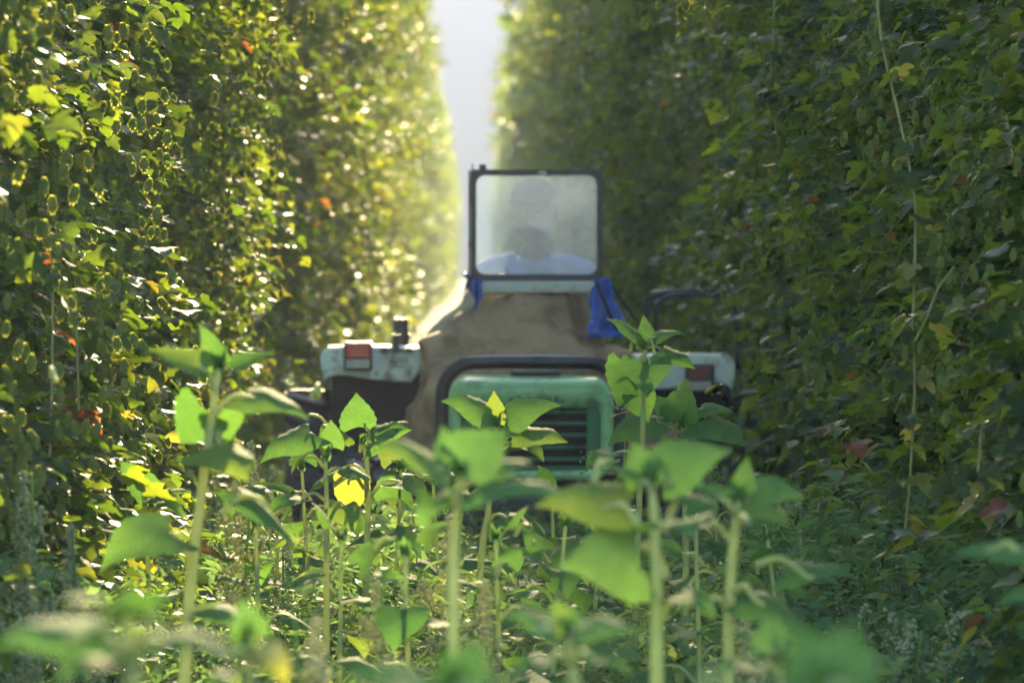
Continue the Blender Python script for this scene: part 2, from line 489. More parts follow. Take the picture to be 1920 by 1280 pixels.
def gen_hop(seed, height=6.6, nlat=124, per=64, cones_per=24, rx=(.46, .70), ry=.36, lsize=.054):
    """one hop plant: laterals spring from the climbing bine, hang outwards and carry leaves and cones"""
    g = np.random.default_rng(seed)
    LP, LD, LU, LS = [], [], [], []
    CP, CS = [], []
    tips = []
    for i in range(nlat):
        z = height * (i + g.random()) / nlat
        th = g.uniform(0, 2 * math.pi)
        f = np.clip((z - .3) / 4.5, 0, 1)
        RX = rx[0] + (rx[1] - rx[0]) * f
        lump = .62 + .66 * g.random() + (g.uniform(.25, .5) if g.random() < .09 else 0)
        if z < .35: lump *= .75
        strand = -1 if i % 2 else 1
        cy0 = strand * (.30 + .10 * z / height)
        swell = 1 + .16 * math.sin(z * 2.1 + seed * 1.7 + strand) + .10 * math.sin(z * 5.3 + seed)
        ext = np.array([RX * math.cos(th), ry * math.sin(th)]) * lump * swell
        drop = g.uniform(.05, .5) * (.5 + .5 * f)
        n = int(per * g.uniform(.7, 1.3))
        t = .25 + .75 * g.random(n) ** .75
        p = np.zeros((n, 3))
        p[:, 0] = ext[0] * t; p[:, 1] = cy0 + ext[1] * t
        p[:, 2] = z + .12 * t - drop * t ** 2.2
        p += g.normal(0, .06, (n, 3)) * np.array([.9, 1, 1.15])
        p[:, 2] = np.maximum(p[:, 2], .05)
        out = np.array([math.cos(th), math.sin(th), 0])
        yaw = g.normal(0, .8, n)
        d = np.stack([out[0] * np.cos(yaw) - out[1] * np.sin(yaw), out[0] * np.sin(yaw) + out[1] * np.cos(yaw), g.normal(-.30, .32, n)], 1)
        up = np.stack([out[0] * .2 + g.normal(0, .25, n), out[1] * .2 + g.normal(0, .25, n), np.full(n, 1.0)], 1)
        LP.append(p); LD.append(d); LU.append(up)
        LS.append(lsize * g.uniform(.55, 1.25, n) * (1.15 if z < 1.2 else 1))
        tips.append((p[np.argmax(t)], out))
        if z > .9:
            nc = g.poisson(cones_per * (.4 + .8 * min(1, z / 3)))
            if nc:
                cl = g.random(max(1, nc // 5)) * .6 + .4
                tt = np.clip(g.choice(cl, nc) + g.normal(0, .03, nc) + .06, .3, 1.14)
                q = np.zeros((nc, 3))
                q[:, 0] = ext[0] * tt; q[:, 1] = cy0 + ext[1] * tt
                q[:, 2] = z + .12 * tt - drop * tt ** 2.2 - .02
                q += g.normal(0, .03, (nc, 3)) * np.array([1, 1, 2.2])
                CP.append(q); CS.append(.035 * g.uniform(.7, 1.2, nc))
    LP, LD, LU, LS = map(np.concatenate, (LP, LD, LU, LS))
    CP = np.concatenate(CP); CS = np.concatenate(CS)
    Rm = frames(unit(LD), unit(LU), g.normal(0, .3, len(LP)))
    leaves = scatter(HL_V, HL_F, Rm, LS, LP)
    n = len(CP)
    dn = unit(np.stack([g.normal(0, .25, n), g.normal(0, .25, n), np.ones(n)], 1))
    a = g.uniform(0, 6.28, n)
    rmc = frames(unit(np.cross(dn, np.stack([np.cos(a), np.sin(a), np.zeros(n)], 1))), dn)
    cones = scatter(CF_V, CF_F, rmc, CS, CP)
    # the climbing bines: two strings leaning apart, with the laterals
    tubes = []
    for s in (-1, 1):
        z = np.linspace(0, height, 26)
        pts = np.stack([.03 * np.sin(z * 7 + s), s * (.28 + .12 * z / height) + .03 * np.cos(z * 7), z], 1)
        tubes.append(tube(pts, np.linspace(.014, .007, 26), 5))
    for i in range(0, nlat, 3):
        tip, out = tips[i]
        z = height * (i + .5) / nlat
        sy = (-1 if i % 2 else 1) * (.30 + .10 * z / height)
        mid = np.array([tip[0] * .5, (tip[1] + sy) * .5, z + .1])
        tubes.append(tube(smooth_path([(0, sy, z), mid, tip], 6), .003, 3, False))
    stems = join(tubes)
    return leaves, cones, stems

NVAR = 5
VAR = []
for k in range(NVAR):
    lv, cn, st = gen_hop(100 + k)
    VAR.append((mesh_tris('hop_foliage', *lv, True), mesh_tris('hop_cones', *cn), mesh_tris('hop_bines', *st)))
    VAR[-1][0].materials.append(M['hop']); VAR[-1][1].materials.append(M['cone']); VAR[-1][2].materials.append(M['bine'])
FARV = []
for k in range(3):
    lv, cn, st = gen_hop(200 + k, nlat=90, per=24, cones_per=10, lsize=.13)
    FARV.append((mesh_tris('hop_foliage_far', *lv), mesh_tris('hop_cones_far', *cn), mesh_tris('hop_bines_far', *st)))
    FARV[-1][0].materials.append(M['hop']); FARV[-1][1].materials.append(M['cone']); FARV[-1][2].materials.append(M['bine'])

near_leaf_me = mesh_tris('hop_leaf', HD_V, HD_F, True); near_leaf_me.materials.append(M['hop_near'])
near_leaf_y = near_leaf_me.copy(); near_leaf_y.materials.clear(); near_leaf_y.materials.append(M['hop_yellow'])
near_leaf_r = near_leaf_me.copy(); near_leaf_r.materials.clear(); near_leaf_r.materials.append(M['hop_red'])
near_cone_me = mesh_tris('hop_cone', CN_V, CN_F); near_cone_me.materials.append(M['cone'])

def put(name, me, parent, loc, d=None, up=(0, 0, 1), scale=1.0, roll=0.0):
    o = bpy.data.objects.new(name, me)
    COL.objects.link(o)
    o.parent = parent
    if d is not None:
        m = frames(np.array([d], float), np.array([up], float), np.array([roll]))[0]
        mat = Matrix([list(r) for r in m]).to_4x4()
    else:
        mat = Matrix.Identity(4)
    o.matrix_basis = Matrix.Translation(Vector(loc)) @ mat @ Matrix.Scale(scale, 4)
    return o

def dress_near(root, side, seed, nleaf, ncone, y, rx=.5):
    """leaves and cones on the side of a near plant that faces the lane and the camera, each one a part"""
    g = random.Random(seed)
    # the root is turned by 0 or pi; work in its own axes
    fl = -1 if abs(root.rotation_euler.z) > 1 else 1
    sx = (1 if side < 0 else -1) * fl        # towards the lane
    zt = CAMH + HZY / FPX * y + .15
    zb = max(.12, CAMH - 620 / FPX * y)
    i = 0
    while i < nleaf:                         # sprays of leaves along short hanging laterals
        z = g.uniform(zb, zt)
        th = g.uniform(-1.25, 1.25)
        rr = (rx + .05 * (z - 1)) * g.uniform(.95, 1.22)
        ln = g.uniform(.15, .45); sgn = g.choice((-1, 1))
        for k in range(g.randint(7, 14)):
            t = g.random()
            r2 = rr * (.86 + .14 * t)
            loc = (sx * r2 * math.cos(th) + g.gauss(0, .035), sgn * .34 + .40 * math.sin(th) * r2 / rx + g.gauss(0, .04), max(.1, z - ln * t + g.gauss(0, .02)))
            a = th + g.gauss(0, .8)
            d = (sx * math.cos(a), math.sin(a), g.gauss(-.35, .32))
            u = (sx * .2 * math.cos(th) + g.gauss(0, .25), .2 * math.sin(th) + g.gauss(0, .25), 1)
            q = g.random()
            me = near_leaf_me if q < .985 else (near_leaf_y if q < .998 else near_leaf_r)
            put('leaf', me, root, loc, d, u, g.uniform(.03, .066), g.gauss(0, .35))
            i += 1
    k = 0
    while k < ncone:
        z = g.uniform(max(.85, zb), zt)
        th = g.uniform(-1.2, 1.2)
        rr = (rx + .05 * (z - 1)) * g.uniform(1.0, 1.12)
        c = Vector((sx * rr * math.cos(th), g.choice((-1, 1)) * .34 + .40 * math.sin(th), z))
        for j in range(g.randint(5, 14)):
            loc = c + Vector((g.gauss(0, .03), g.gauss(0, .03), g.gauss(0, .085)))
            put('cone', near_cone_me, root, loc, (g.gauss(0, .2) + .1, 1, g.gauss(0, .2)), (g.gauss(0, .2), 0, 1), g.uniform(.026, .038))
            k += 1

ORD = ['first', 'second', 'third', 'fourth', 'fifth', 'sixth', 'seventh', 'eighth', 'ninth', 'tenth', 'eleventh', 'twelfth']
LX, RX_ = -1.42, 1.60
STEP = 1.45

def hop_row(xc, side, y0, n, name, second=False):
    idx = 0
    g = random.Random(int(xc * 100) + 7)
    for i in range(n):
        y = y0 + i * STEP + g.uniform(-.12, .12)
        far = y > 75 or second
        var = (FARV if far else VAR)[g.randrange(3 if far else NVAR)]
        rz = math.pi if g.random() < .5 else 0.0
        root = empty('hop_plant', (xc + g.gauss(0, .08) + (side * .22 if y < 8.8 else 0) + side * (.27 if side < 0 else .16) * min(1, max(0, (y - 40) / 55)), y, 0), rz)
        pk = ((17.0, 1.6, .16), (21.5, 2.5, -.16), (37.5, 3, .16), (46, 5, -.16), (77, 6, .14)) if side < 0 else ((15.5, 1.6, .14), (20, 2.2, -.10), (31, 3, .10), (56, 5, .16), (66, 6, -.12))
        if not second: root.location.x -= side * sum(h * math.exp(-((y - c) / w) ** 2) for c, w, h in pk)
        bulge = 1.0 + .10 * math.sin(y * .37 + side) + g.uniform(-.06, .08)
        if side > 0: bulge *= 1.0 + .20 * min(1, max(0, (y - 30) / 60))
        if side < 0: bulge *= 1.0 - .30 * min(1, max(0, (y - 40) / 50))
        root.scale = (bulge, 1.0, 1.0 + g.uniform(-.03, .03))
        f = link('foliage', var[0], root); tag(f, kind='stuff')
        c = link('cones', var[1], root); tag(c, kind='stuff')
        link('bine', var[2], root)
        row = 'left' if side < 0 else 'right'
        px = VPX + FPX * (xc - side * .45) / y
        vis = (px > -120) if side < 0 else (px < 2040)
        if second:
            lab = 'tall hop plant of the next row over, glimpsed behind the %s wall of leaves' % row
            grp = 'hop plants of the second row behind the %s one' % row
        elif vis and idx < 12:
            lab = '%s leafy hop plant from the %s edge of the photo, in the %s row' % (ORD[idx], row, row)
            grp = 'hop plants of the %s row' % row
            idx += 1
        elif not vis:
            lab = 'tall hop plant of the %s row standing nearest the viewer, past the picture edge' % row
            grp = 'nearest hop plants of the %s row' % row
        elif y < 75:
            lab = 'hop plant in the middle stretch of the %s row, just beyond the tractor' % row
            grp = 'hop plants of the %s row beyond the tractor' % row
        else:
            lab = 'sunlit hazy hop plant at the far end of the %s row' % row
            grp = 'distant hop plants of the %s row' % row
        tag(root, lab, 'hop plant', grp)
        if vis and not second and y < 24:
            dress_near(root, side, i * 7 + side * 3 + 50, 230 if y < 16 else 140, (170 if y < 16 else 90) if side < 0 else (70 if y < 16 else 70), y, .52)
hop_row(LX, -1, 6.2, 107, 'left')
hop_row(RX_, 1, 6.6, 107, 'right')
hop_row(LX - 3.0, -1, 11, 42, 'left2', True)
hop_row(RX_ + 3.0, 1, 11, 42, 'right2', True)

# the end of the rows, too far to tell plants apart
def far_rows():
    parts = []
    g = np.random.default_rng(5)
    for xc, rxx in ((LX - .27, .62), (RX_ + .16, .8)):
        n = 15000
        y = g.uniform(161, 300, n); z = g.uniform(0, 6.6, n)
        th = g.uniform(0, 2 * math.pi, n)
        rr = rxx * (.75 + .25 * np.clip(z / 4, 0, 1)) * (.85 + .15 * np.sin(y * 4.3)) * g.uniform(.5, 1, n) ** .4
        P = np.stack([xc + rr * np.cos(th), y, z], 1)
        d = unit(np.stack([np.cos(th), g.normal(0, .6, n), g.normal(-.5, .4, n)], 1))
        u = unit(np.stack([g.normal(0, .4, n), g.normal(0, .4, n), np.ones(n)], 1))
        parts.append(scatter(HL_V, HL_F, frames(d, u), g.uniform(.2, .34, n), P))
    me = mesh_tris('far_hops', *join(parts))
    o = link('distant_hop_rows', me, None, M['hop'])
    tag(o, 'far ends of the two hop rows melting into bright haze', 'hop row', kind='stuff')
far_rows()
# ------------------------------------------------------------------ tractor
TX, TY = 0.205, 18.0
def tl(px, py, y):
    """tractor-local point at depth y behind the grille"""
    p = at(px, py, TY + y)
    return (p.x - TX, y, p.z)

def box_bm(bm, c, s, bev=0.0, seg=2):
    r = bmesh.ops.create_cube(bm, size=1.0)
    vs_ = r['verts']
    for v in vs_:
        v.co = Vector((c[0] + v.co.x * s[0], c[1] + v.co.y * s[1], c[2] + v.co.z * s[2]))
    if bev:
        ed = list({e for v in vs_ for e in v.link_edges})
        bmesh.ops.bevel(bm, geom=ed, offset=bev, segments=seg, affect='EDGES', profile=.6)
    return vs_

def box(name, parent, mat, c, s, bev=0.004, seg=2, smooth=False):
    bm = bmesh.new(); box_bm(bm, c, s, bev, seg)
    return link(name, bm_mesh(bm, name, smooth), parent, mat)

def tube_obj(name, parent, mat, ctrl, rad, n=24, sides=8, smooth=True, straight=False):
    pts = np.array(ctrl, float) if straight else smooth_path(ctrl, n)
    me = mesh_tris(name, *tube(pts, rad, sides), smooth=smooth)
    return link(name, me, parent, mat)

def rrect(hw, hh, r, n=6, cx=0, cz=0):
    pts = []
    for (sx, sz, a0) in ((1, 1, 0), (-1, 1, 90), (-1, -1, 180), (1, -1, 270)):
        for i in range(n + 1):
            a = R(a0 + 90 * i / n)
            pts.append((cx + sx * (hw - r) + r * math.cos(a), cz + sz * (hh - r) + r * math.sin(a)))
    return pts

def ring(name, parent, mat, outer, inner, y0, y1, bev=.003):
    bm = bmesh.new()
    n = len(outer)
    rows = []
    for pts, y in ((outer, y0), (inner, y0), (inner, y1), (outer, y1)):
        rows.append([bm.verts.new((x, y, z)) for x, z in pts])
    for a in range(4):
        b = (a + 1) % 4
        for i in range(n):
            j = (i + 1) % n
            bm.faces.new((rows[a][i], rows[a][j], rows[b][j], rows[b][i]))
    me = bm_mesh(bm, name)
    return link(name, me, parent, mat)

def plate(name, parent, mat, outline, y0, y1, bev=.006):
    """a flat outline (x, z) with thickness y0..y1 and softened edges"""
    bm = bmesh.new()
    f = [bm.verts.new((x, y0, z)) for x, z in outline]
    face = bm.faces.new(f)
    r = bmesh.ops.extrude_face_region(bm, geom=[face])
    for v in r['geom']:
        if isinstance(v, bmesh.types.BMVert): v.co.y = y1
    bmesh.ops.recalc_face_normals(bm, faces=bm.faces)
    ed = [e for e in bm.edges if abs(e.verts[0].co.y - e.verts[1].co.y) < 1e-6 and abs(e.verts[0].co.y - min(y0, y1)) < 1e-6]
    if bev: bmesh.ops.bevel(bm, geom=ed, offset=bev, segments=2, affect='EDGES', profile=.6)
    me = bm_mesh(bm, name)
    return link(name, me, parent, mat)

def build_tractor():
    T = empty('tractor', (TX, TY, 0))
    tag(T, 'small narrow green tractor with brown canvas skirt, black hoop guard and upright windscreen', 'tractor')
    # ---- bonnet with its grille
    hw, top, bot = .31, .876, .50
    bm = bmesh.new()
    sec = []
    for y, k, dz in ((.0, .955, -.022), (.012, .985, -.008), (.035, 1.0, 0.0), (.3, 1.0, .006), (.75, .98, .012)):
        pts = rrect(hw * k, (top - bot) / 2, .075, 6, 0, (top + bot) / 2)
        row = []
        for x, z in pts:
            if z > (top + bot) / 2: z += dz
            row.append(bm.verts.new((x, y, z)))
        sec.append(row)
    # the front: rim, then the opening cut back
    op = [(max(-.262, min(.262, x)), max(.535, min(.772, z))) for x, z in rrect(.262, (.772 - .535) / 2, .03, 6, 0, (.772 + .535) / 2)]
    o1 = [bm.verts.new((x, .0, z)) for x, z in op]
    o2 = [bm.verts.new((x, .06, z)) for x, z in op]
    n = len(o1)
    for A, B in [(o2, o1), (o1, sec[0])] + list(zip(sec[:-1], sec[1:])):
        for i in range(n):
            j = (i + 1) % n
            bm.faces.new((A[i], A[j], B[j], B[i]))
    me = bm_mesh(bm, 'bonnet', True)
    hood = link('bonnet', me, T, M['hood'])
    box('grille_backing', T, M['dark'], (0, .075, .653), (.54, .02, .26), 0)
    for z in (.755, .712, .668, .622, .578, .545):
        box('grille_slat', T, M['grille'], (0, .03, z), (.515, .03, .012), .003)
    for x in (-.235, .235):
        box('grille_stile', T, M['grille'], (x, .024, .653), (.05, .03, .232), .004)
    # worn, unreadable lettering on the band over the grille
    g = random.Random(3)
    xs = [-.075, -.04, -.005, .03, .065, .10, .125]
    for x in xs:
        bm = bmesh.new()
        for k in range(g.randint(2, 4)):
            box_bm(bm, (x + g.uniform(-.009, .009), -.0025, .802 + g.uniform(-.009, .009)), (g.uniform(.006, .018), .004, g.uniform(.005, .016)), .0008, 1)
        link('worn_letter', bm_mesh(bm, 'worn_letter'), hood, M['grime'])
    for x in (-.105, .075):
        box('bonnet_crease', hood, M['grime'], (x, .10, .8795), (.004, .15, .004), .001)
    box('bonnet_catch', hood, M['black'], (.02, .14, .897), (.19, .05, .022), .006)
    # ---- hoop guard
    z0, zt, hx, y = .36, .944, .334, -.13
    r = .125
    pts = [(-hx, y, z0), (-hx, y, .6), (-hx, y, zt - r)]
    for i in range(1, 9):
        a = R(180 - 90 * i / 8); pts.append((-hx + r + r * math.cos(a), y, zt - r + r * math.sin(a)))
    pts += [(-.1, y, zt + .002), (.1, y, zt + .002)]
    for i in range(0, 9):
        a = R(90 - 90 * i / 8); pts.append((hx - r + r * math.cos(a), y, zt - r + r * math.sin(a)))
    pts += [(hx, y, .6), (hx, y, z0)]
    tube_obj('hoop_guard', T, M['black'], pts, .026, sides=12, straight=True)
    box('bumper', T, M['black'], (0, -.10, .40), (.78, .06, .09), .012)
    for x in (-.2, .2):
        box('bumper_arm', T, M['black'], (x, .08, .40), (.05, .32, .06), .006)
    # ---- chassis, engine, axles
    box('engine', T, M['dark'], (0, .55, .52), (.36, .9, .3), .02)
    box('gearbox', T, M['dark'], (0, 1.3, .47), (.34, .8, .32), .03)
    box('front_axle', T, M['dark'], (0, .3, .3), (1.05, .09, .1), .015)
    box('rear_axle', T, M['dark'], (0, 1.55, .39), (1.4, .14, .14), .02)
    # ---- wheels
    def wheel(x, y, rad, wid, nl):
        W = empty('wheel', (x, y, rad)); W.parent = T
        prof = [(.56, -.42), (.62, -.5), (.82, -.52), (.94, -.46), (.985, -.3), (.99, 0), (.985, .3), (.94, .46), (.82, .52), (.62, .5), (.56, .42)]
        seg = 40
        V, F = [], []
        for i in range(seg):
            a = 2 * math.pi * i / seg
            for rr, ww in prof:
                V.append((ww * wid, rr * rad * .95 * math.cos(a), rr * rad * .95 * math.sin(a)))
        m = len(prof)
        for i in range(seg):
            for k in range(m):
                a, b = i * m + k, i * m + (k + 1) % m
                c, d = ((i + 1) % seg) * m + k, ((i + 1) % seg) * m + (k + 1) % m
                F += [(a, b, d), (a, d, c)]
        link('tyre', mesh_tris('tyre', V, F, True), W, M['rubber'])
        bm = bmesh.new(); box_bm(bm, (0, 0, 0), (.58 * wid, .05, .035), .006, 1)
        lug = bm_mesh(bm, 'lug'); lug.materials.append(M['rubber'])
        for k in range(nl):
            for s in (-1, 1):
                a = 2 * math.pi * (k + (.5 if s > 0 else 0)) / nl
                o = bpy.data.objects.new('lug', lug); COL.objects.link(o); o.parent = W
                o.matrix_basis = Matrix.Rotation(a, 4, 'X') @ Matrix.Translation((s * .26 * wid, 0, rad * .955)) @ Matrix.Rotation(s * R(32), 4, 'Z')
        bm = bmesh.new()
        bmesh.ops.create_cone(bm, cap_ends=True, segments=28, radius1=.56 * rad, radius2=.5 * rad, depth=.8 * wid)
        bmesh.ops.rotate(bm, verts=bm.verts, matrix=Matrix.Rotation(R(90), 3, 'Y'))
        link('rim', bm_mesh(bm, 'rim'), W, M['mint'])
        bm = bmesh.new()
        bmesh.ops.create_cone(bm, cap_ends=True, segments=16, radius1=.2 * rad, radius2=.17 * rad, depth=1.0 * wid)
        bmesh.ops.rotate(bm, verts=bm.verts, matrix=Matrix.Rotation(R(90), 3, 'Y'))
        link('hub', bm_mesh(bm, 'hub'), W, M['dark'])
    for s in (-1, 1):
        wheel(s * .80, 1.55, .40, .33, 16)
        wheel(s * .60, .30, .29, .19, 14)
    # ---- fenders
    out = [(600, 668), (604, 658), (614, 651), (650, 648), (720, 648), (785, 651), (795, 657), (797, 668), (792, 690), (772, 716), (735, 715), (700, 712), (655, 705), (632, 703), (615, 708), (607, 716), (602, 690)]
    ol = [(tl(px, py, 1.12)[0], tl(px, py, 1.12)[2]) for px, py in out]
    for s in (-1, 1):
        dz = 0 if s < 0 else -.032
        pts = [((x if s < 0 else -x), z + dz) for x, z in ol]
        fd = plate('fender', T, M['mint'], pts, 1.105, 1.15, .012)
        # the shell that runs back over the wheel
        bm = bmesh.new()
        prof = [(1.15, .972), (1.3, .985), (1.5, .975), (1.7, .92), (1.86, .80), (1.95, .64)]
        xo, xi = s * .815, s * .425
        grid = []
        for k in (0, 1):
            for x in (xo, xo - s * .02, (xo + xi) / 2, xi):
                drop = .02 if x == xo else 0
                grid.append([bm.verts.new((x, y, z + dz - drop - k * .012)) for y, z in prof])
        for k in (0, 4):
            for a in range(3):
                for i in range(len(prof) - 1):
                    bm.faces.new((grid[k + a][i], grid[k + a + 1][i], grid[k + a + 1][i + 1], grid[k + a][i + 1]))
        for a, b in ((0, 4), (3, 7)):
            for i in range(len(prof) - 1):
                bm.faces.new((grid[a][i], grid[b][i], grid[b][i + 1], grid[a][i + 1]))
        link('fender_top', bm_mesh(bm, 'fender_top', True), T, M['mint'])
        bm = bmesh.new()
        inner = [(1.16, .94), (1.3, .96), (1.5, .95), (1.7, .9), (1.9, .72), (1.9, .42), (1.16, .42)]
        a = [bm.verts.new((xi + s * .01, y, z + dz)) for y, z in inner]; b = [bm.verts.new((xi - s * .006, y, z + dz)) for y, z in inner]
        bm.faces.new(a); bm.faces.new(b[::-1])
        for i in range(len(a)):
            j = (i + 1) % len(a); bm.faces.new((a[i], b[i], b[j], a[j]))
        link('fender_side', bm_mesh(bm, 'fender_side'), T, M['dark'])
        box('wheel_arch_shade', T, M['dark'], (s * .60, 1.19, .80 + dz), (.36, .02, .26), .004)  # dark sheet added to stand for the shade under the fender
        # lamp: black case, red-orange lens above, clear lens below
        cx, cz = tl(672, 667, 1.09)[0], tl(672, 667, 1.09)[2]
        if s > 0: cx, cz = tl(1311, 708, 1.09)[0], tl(1311, 708, 1.09)[2]
        lamp = box('lamp', T, M['black'], (cx, 1.06, cz), (.112, .09, .112), .008)
        box('red_lens', lamp, M['orange'] if s < 0 else M['orange_dark'], (cx, 1.0125, cz + .02), (.096, .016, .054), .006)
        box('clear_lens', lamp, M['clear'], (cx, 1.0125, cz - .031), (.096, .014, .038), .006)
        if s < 0: tag(lamp, 'brighter square lamp with red lens over a clear one')
    # exhaust stub, its bracket
    x, _, z = tl(752, 597, 1.4)
    bm = bmesh.new()
    bmesh.ops.create_cone(bm, cap_ends=True, segments=20, radius1=.034, radius2=.03, depth=.2, matrix=Matrix.Translation((x, 1.4, z - .1)))
    bmesh.ops.create_cone(bm, cap_ends=True, segments=20, radius1=.038, radius2=.038, depth=.02, matrix=Matrix.Translation((x, 1.4, z - .075)))
    link('exhaust_pipe', bm_mesh(bm, 'exhaust_pipe'), T, M['black'])
    a, b = tl(742, 626, 1.09), tl(744, 660, 1.09)
    box('bracket_post', T, M['black'], ((a[0] + b[0]) / 2, 1.085, (a[2] + b[2]) / 2), (.024, .02, a[2] - b[2]), .003)
    a, b = tl(711, 656, 1.09), tl(778, 656, 1.09)
    br = box('bracket_bar', T, M['black'], ((a[0] + b[0]) / 2, 1.092, a[2]), (b[0] - a[0], .018, .011), .003)
    for px in (722, 768):
        q = tl(px, 655, 1.08); box('bolt', br, M['black'], (q[0], 1.078, q[2]), (.022, .014, .02), .004)
    # rail on the right fender and the tube loop behind it
    q = tl(1298, 669, 1.14); q2 = tl(1366, 671, 1.14)
    tube_obj('fender_rail', T, M['black'], [(q[0], 1.16, q[2]), (q2[0], 1.16, q2[2])], .011, straight=True)
    lp = [tl(1213, 690, 1.6), tl(1213, 590, 1.6), tl(1216, 562, 1.6), tl(1238, 551, 1.6), tl(1300, 549, 1.6), tl(1360, 551, 1.6), tl(1374, 556, 1.62)]
    tube_obj('loop_rail', T, M['black'], lp, .018, 30)
    lp = [tl(1232, 690, 1.55), tl(1232, 600, 1.55), tl(1236, 572, 1.55), tl(1256, 556, 1.56), tl(1300, 553, 1.58)]
    tube_obj('loop_brace', T, M['black'], lp, .013, 24)
    q = tl(1374, 556, 1.62)
    tube_obj('loop_leg', T, M['black'], [q, (q[0] + .02, 1.63, q[2] - .12), (q[0] + .02, 1.63, .88)], .012, 12)
    # ---- windscreen
    yw = .80
    x0, _, zt = tl(883, 318, yw); x1, _, zb = tl(1129, 523, yw)
    cx, cz, hw2, hh2 = (x0 + x1) / 2, (zt + zb) / 2, (x1 - x0) / 2, (zt - zb) / 2
    outer = rrect(hw2, hh2, .012, 6, cx, cz)
    inner = rrect(hw2 - .021, hh2 - .021, .034, 6, cx, cz - .002)
    ws = ring('windscreen_frame', T, M['black'], outer, inner, yw - .012, yw + .014)
    gl = plate('windscreen_pane', ws, M['glass'], rrect(hw2 - .016, hh2 - .016, .03, 6, cx, cz), yw - .001, yw + .003, 0)
    box('frame_post', ws, M['white_bar'], (x0 - .005, yw + .035, cz), (.012, .05, 2 * hh2), .003)
    for px, h, w in ((886, .022, .006), (905, .02, .028), (1127, .02, .012)):
        q = tl(px, 318, yw); box('frame_knob', ws, M['black'], (q[0], yw, q[2] + h / 2), (w, .02, h), .002)
    q = tl(1017, 325, yw); box('wiper_pivot', ws, M['white_bar'], (q[0], yw - .018, q[2]), (.03, .014, .016), .004)
    a, b = tl(897, 527, .78), tl(1115, 550, .78)
    sc_ = box('scuttle_beam', T, M['white_bar'], ((a[0] + b[0]) / 2, .785, (a[2] + b[2]) / 2), (b[0] - a[0], .06, a[2] - b[2]), .012, 3)
    box('frame_foot', T, M['black'], (cx, .80, zb - .006), (2 * hw2 - .02, .035, .018), .004)
    # ---- canvas skirt
    def canvas(name, mat, lw, rw, zs, yf, depth, seed, nu=64, nv=44, wr=.012):
        V = []
        for j in range(nv + 1):
            v = j / nv
            z = np.interp(v, [p[0] for p in zs], [p[1] for p in zs])
            L_ = np.interp(z, [p[0] for p in lw], [p[1] for p in lw]); Rr = np.interp(z, [p[0] for p in rw], [p[1] for p in rw])
            y_f = np.interp(z, [p[0] for p in yf], [p[1] for p in yf])
            for i in range(nu + 1):
                u = -1 + 2 * i / nu
                a = u * math.pi / 2
                w = L_ if u < 0 else Rr
                sgn = -1 if u < 0 else 1
                x = .02 + w * sgn * abs(math.sin(a)) ** .75
                yy = y_f + depth * (1 - math.cos(a) ** .7 if math.cos(a) > 0 else 1)
                n1 = noise.noise(Vector((x * 3.2 + seed, z * 5.5, yy * 2)))
                n2 = noise.noise(Vector((x * 9 + z * 7 + seed, z * 9 - x * 5, yy * 6)))
                n3 = abs(noise.noise(Vector((x * 5 + seed * 2, z * 3 + x * 6, 3))))
                amp = wr * (2.6 if z < 1.02 else 1.3)
                n4 = abs(noise.noise(Vector((x * 7 - z * 4 + seed, z * 2.2 + abs(x) * 5, 7))))
                dn = amp * (1.5 * n1 + .8 * n2 - 2.0 * n3 - 1.4 * n4)
                fold = .020 * math.exp(-((z - (1.0 + .05 * math.cos(x * 7))) / .035) ** 2)
                seam = .006 * math.exp(-(x - .03) ** 2 / .00005) if z > .95 else 0
                V.append((x + sgn * dn * abs(math.sin(a)), yy - (dn + fold + seam) * max(.2, math.cos(a)), z + .35 * dn))
        F = [(j * (nu + 1) + i, j * (nu + 1) + i + 1, (j + 1) * (nu + 1) + i + 1, (j + 1) * (nu + 1) + i) for j in range(nv) for i in range(nu)]
        me = mesh_tris(name, V, F, True)
        o = link(name, me, T, mat)
        md = o.modifiers.new('thick', 'SOLIDIFY'); md.thickness = .004
        return o
    canvas('canvas_skirt', M['canvas'], [(.5, .56), (.62, .54), (.88, .485), (1.0, .43), (1.08, .345), (1.16, .255), (1.2, .22)],
           [(.5, .60), (.62, .575), (.86, .51), (.97, .445), (1.02, .33), (1.06, .255), (1.2, .228)],
           [(0, 1.198), (1, .52)], [(.5, .33), (.8, .36), (.95, .46), (1.05, .62), (1.2, .755)], .5, 4.0)
    canvas('canvas_side', M['canvas2'], [(.7, .44), (.98, .44), (1.03, .43), (1.1, .37), (1.16, .29), (1.23, .255)], [(.7, .3), (1.23, .22)],
           [(0, 1.228), (1, .72)], [(.7, .75), (1.0, .82), (1.23, .84)], .45, 9.0, 40, 30, .006)
    # ---- blue sheets by the windscreen foot
    def sheet(name, quad, seed):
        nu, nv = 10, 14
        V = []
        for j in range(nv + 1):
            for i in range(nu + 1):
                s_, t_ = i / nu, j / nv
                p = (Vector(quad[0]) * (1 - s_) + Vector(quad[1]) * s_) * (1 - t_) + (Vector(quad[3]) * (1 - s_) + Vector(quad[2]) * s_) * t_
                p.y += .02 * math.sin(s_ * 9 + t_ * 3 + seed) + .015 * noise.noise(Vector((s_ * 3, t_ * 4, seed)))
                p.x += .006 * math.sin(t_ * 8 + seed)
                V.append(tuple(p))
        F = [(j * (nu + 1) + i, j * (nu + 1) + i + 1, (j + 1) * (nu + 1) + i + 1, (j + 1) * (nu + 1) + i) for j in range(nv) for i in range(nu)]
        o = link(name, mesh_tris(name, V, F, True), T, M['blue'])
        md = o.modifiers.new('thick', 'SOLIDIFY'); md.thickness = .003
    sheet('blue_sheet', [tl(1110, 524, .76), tl(1140, 519, .82), tl(1172, 612, .80), tl(1106, 600, .66)], 1)
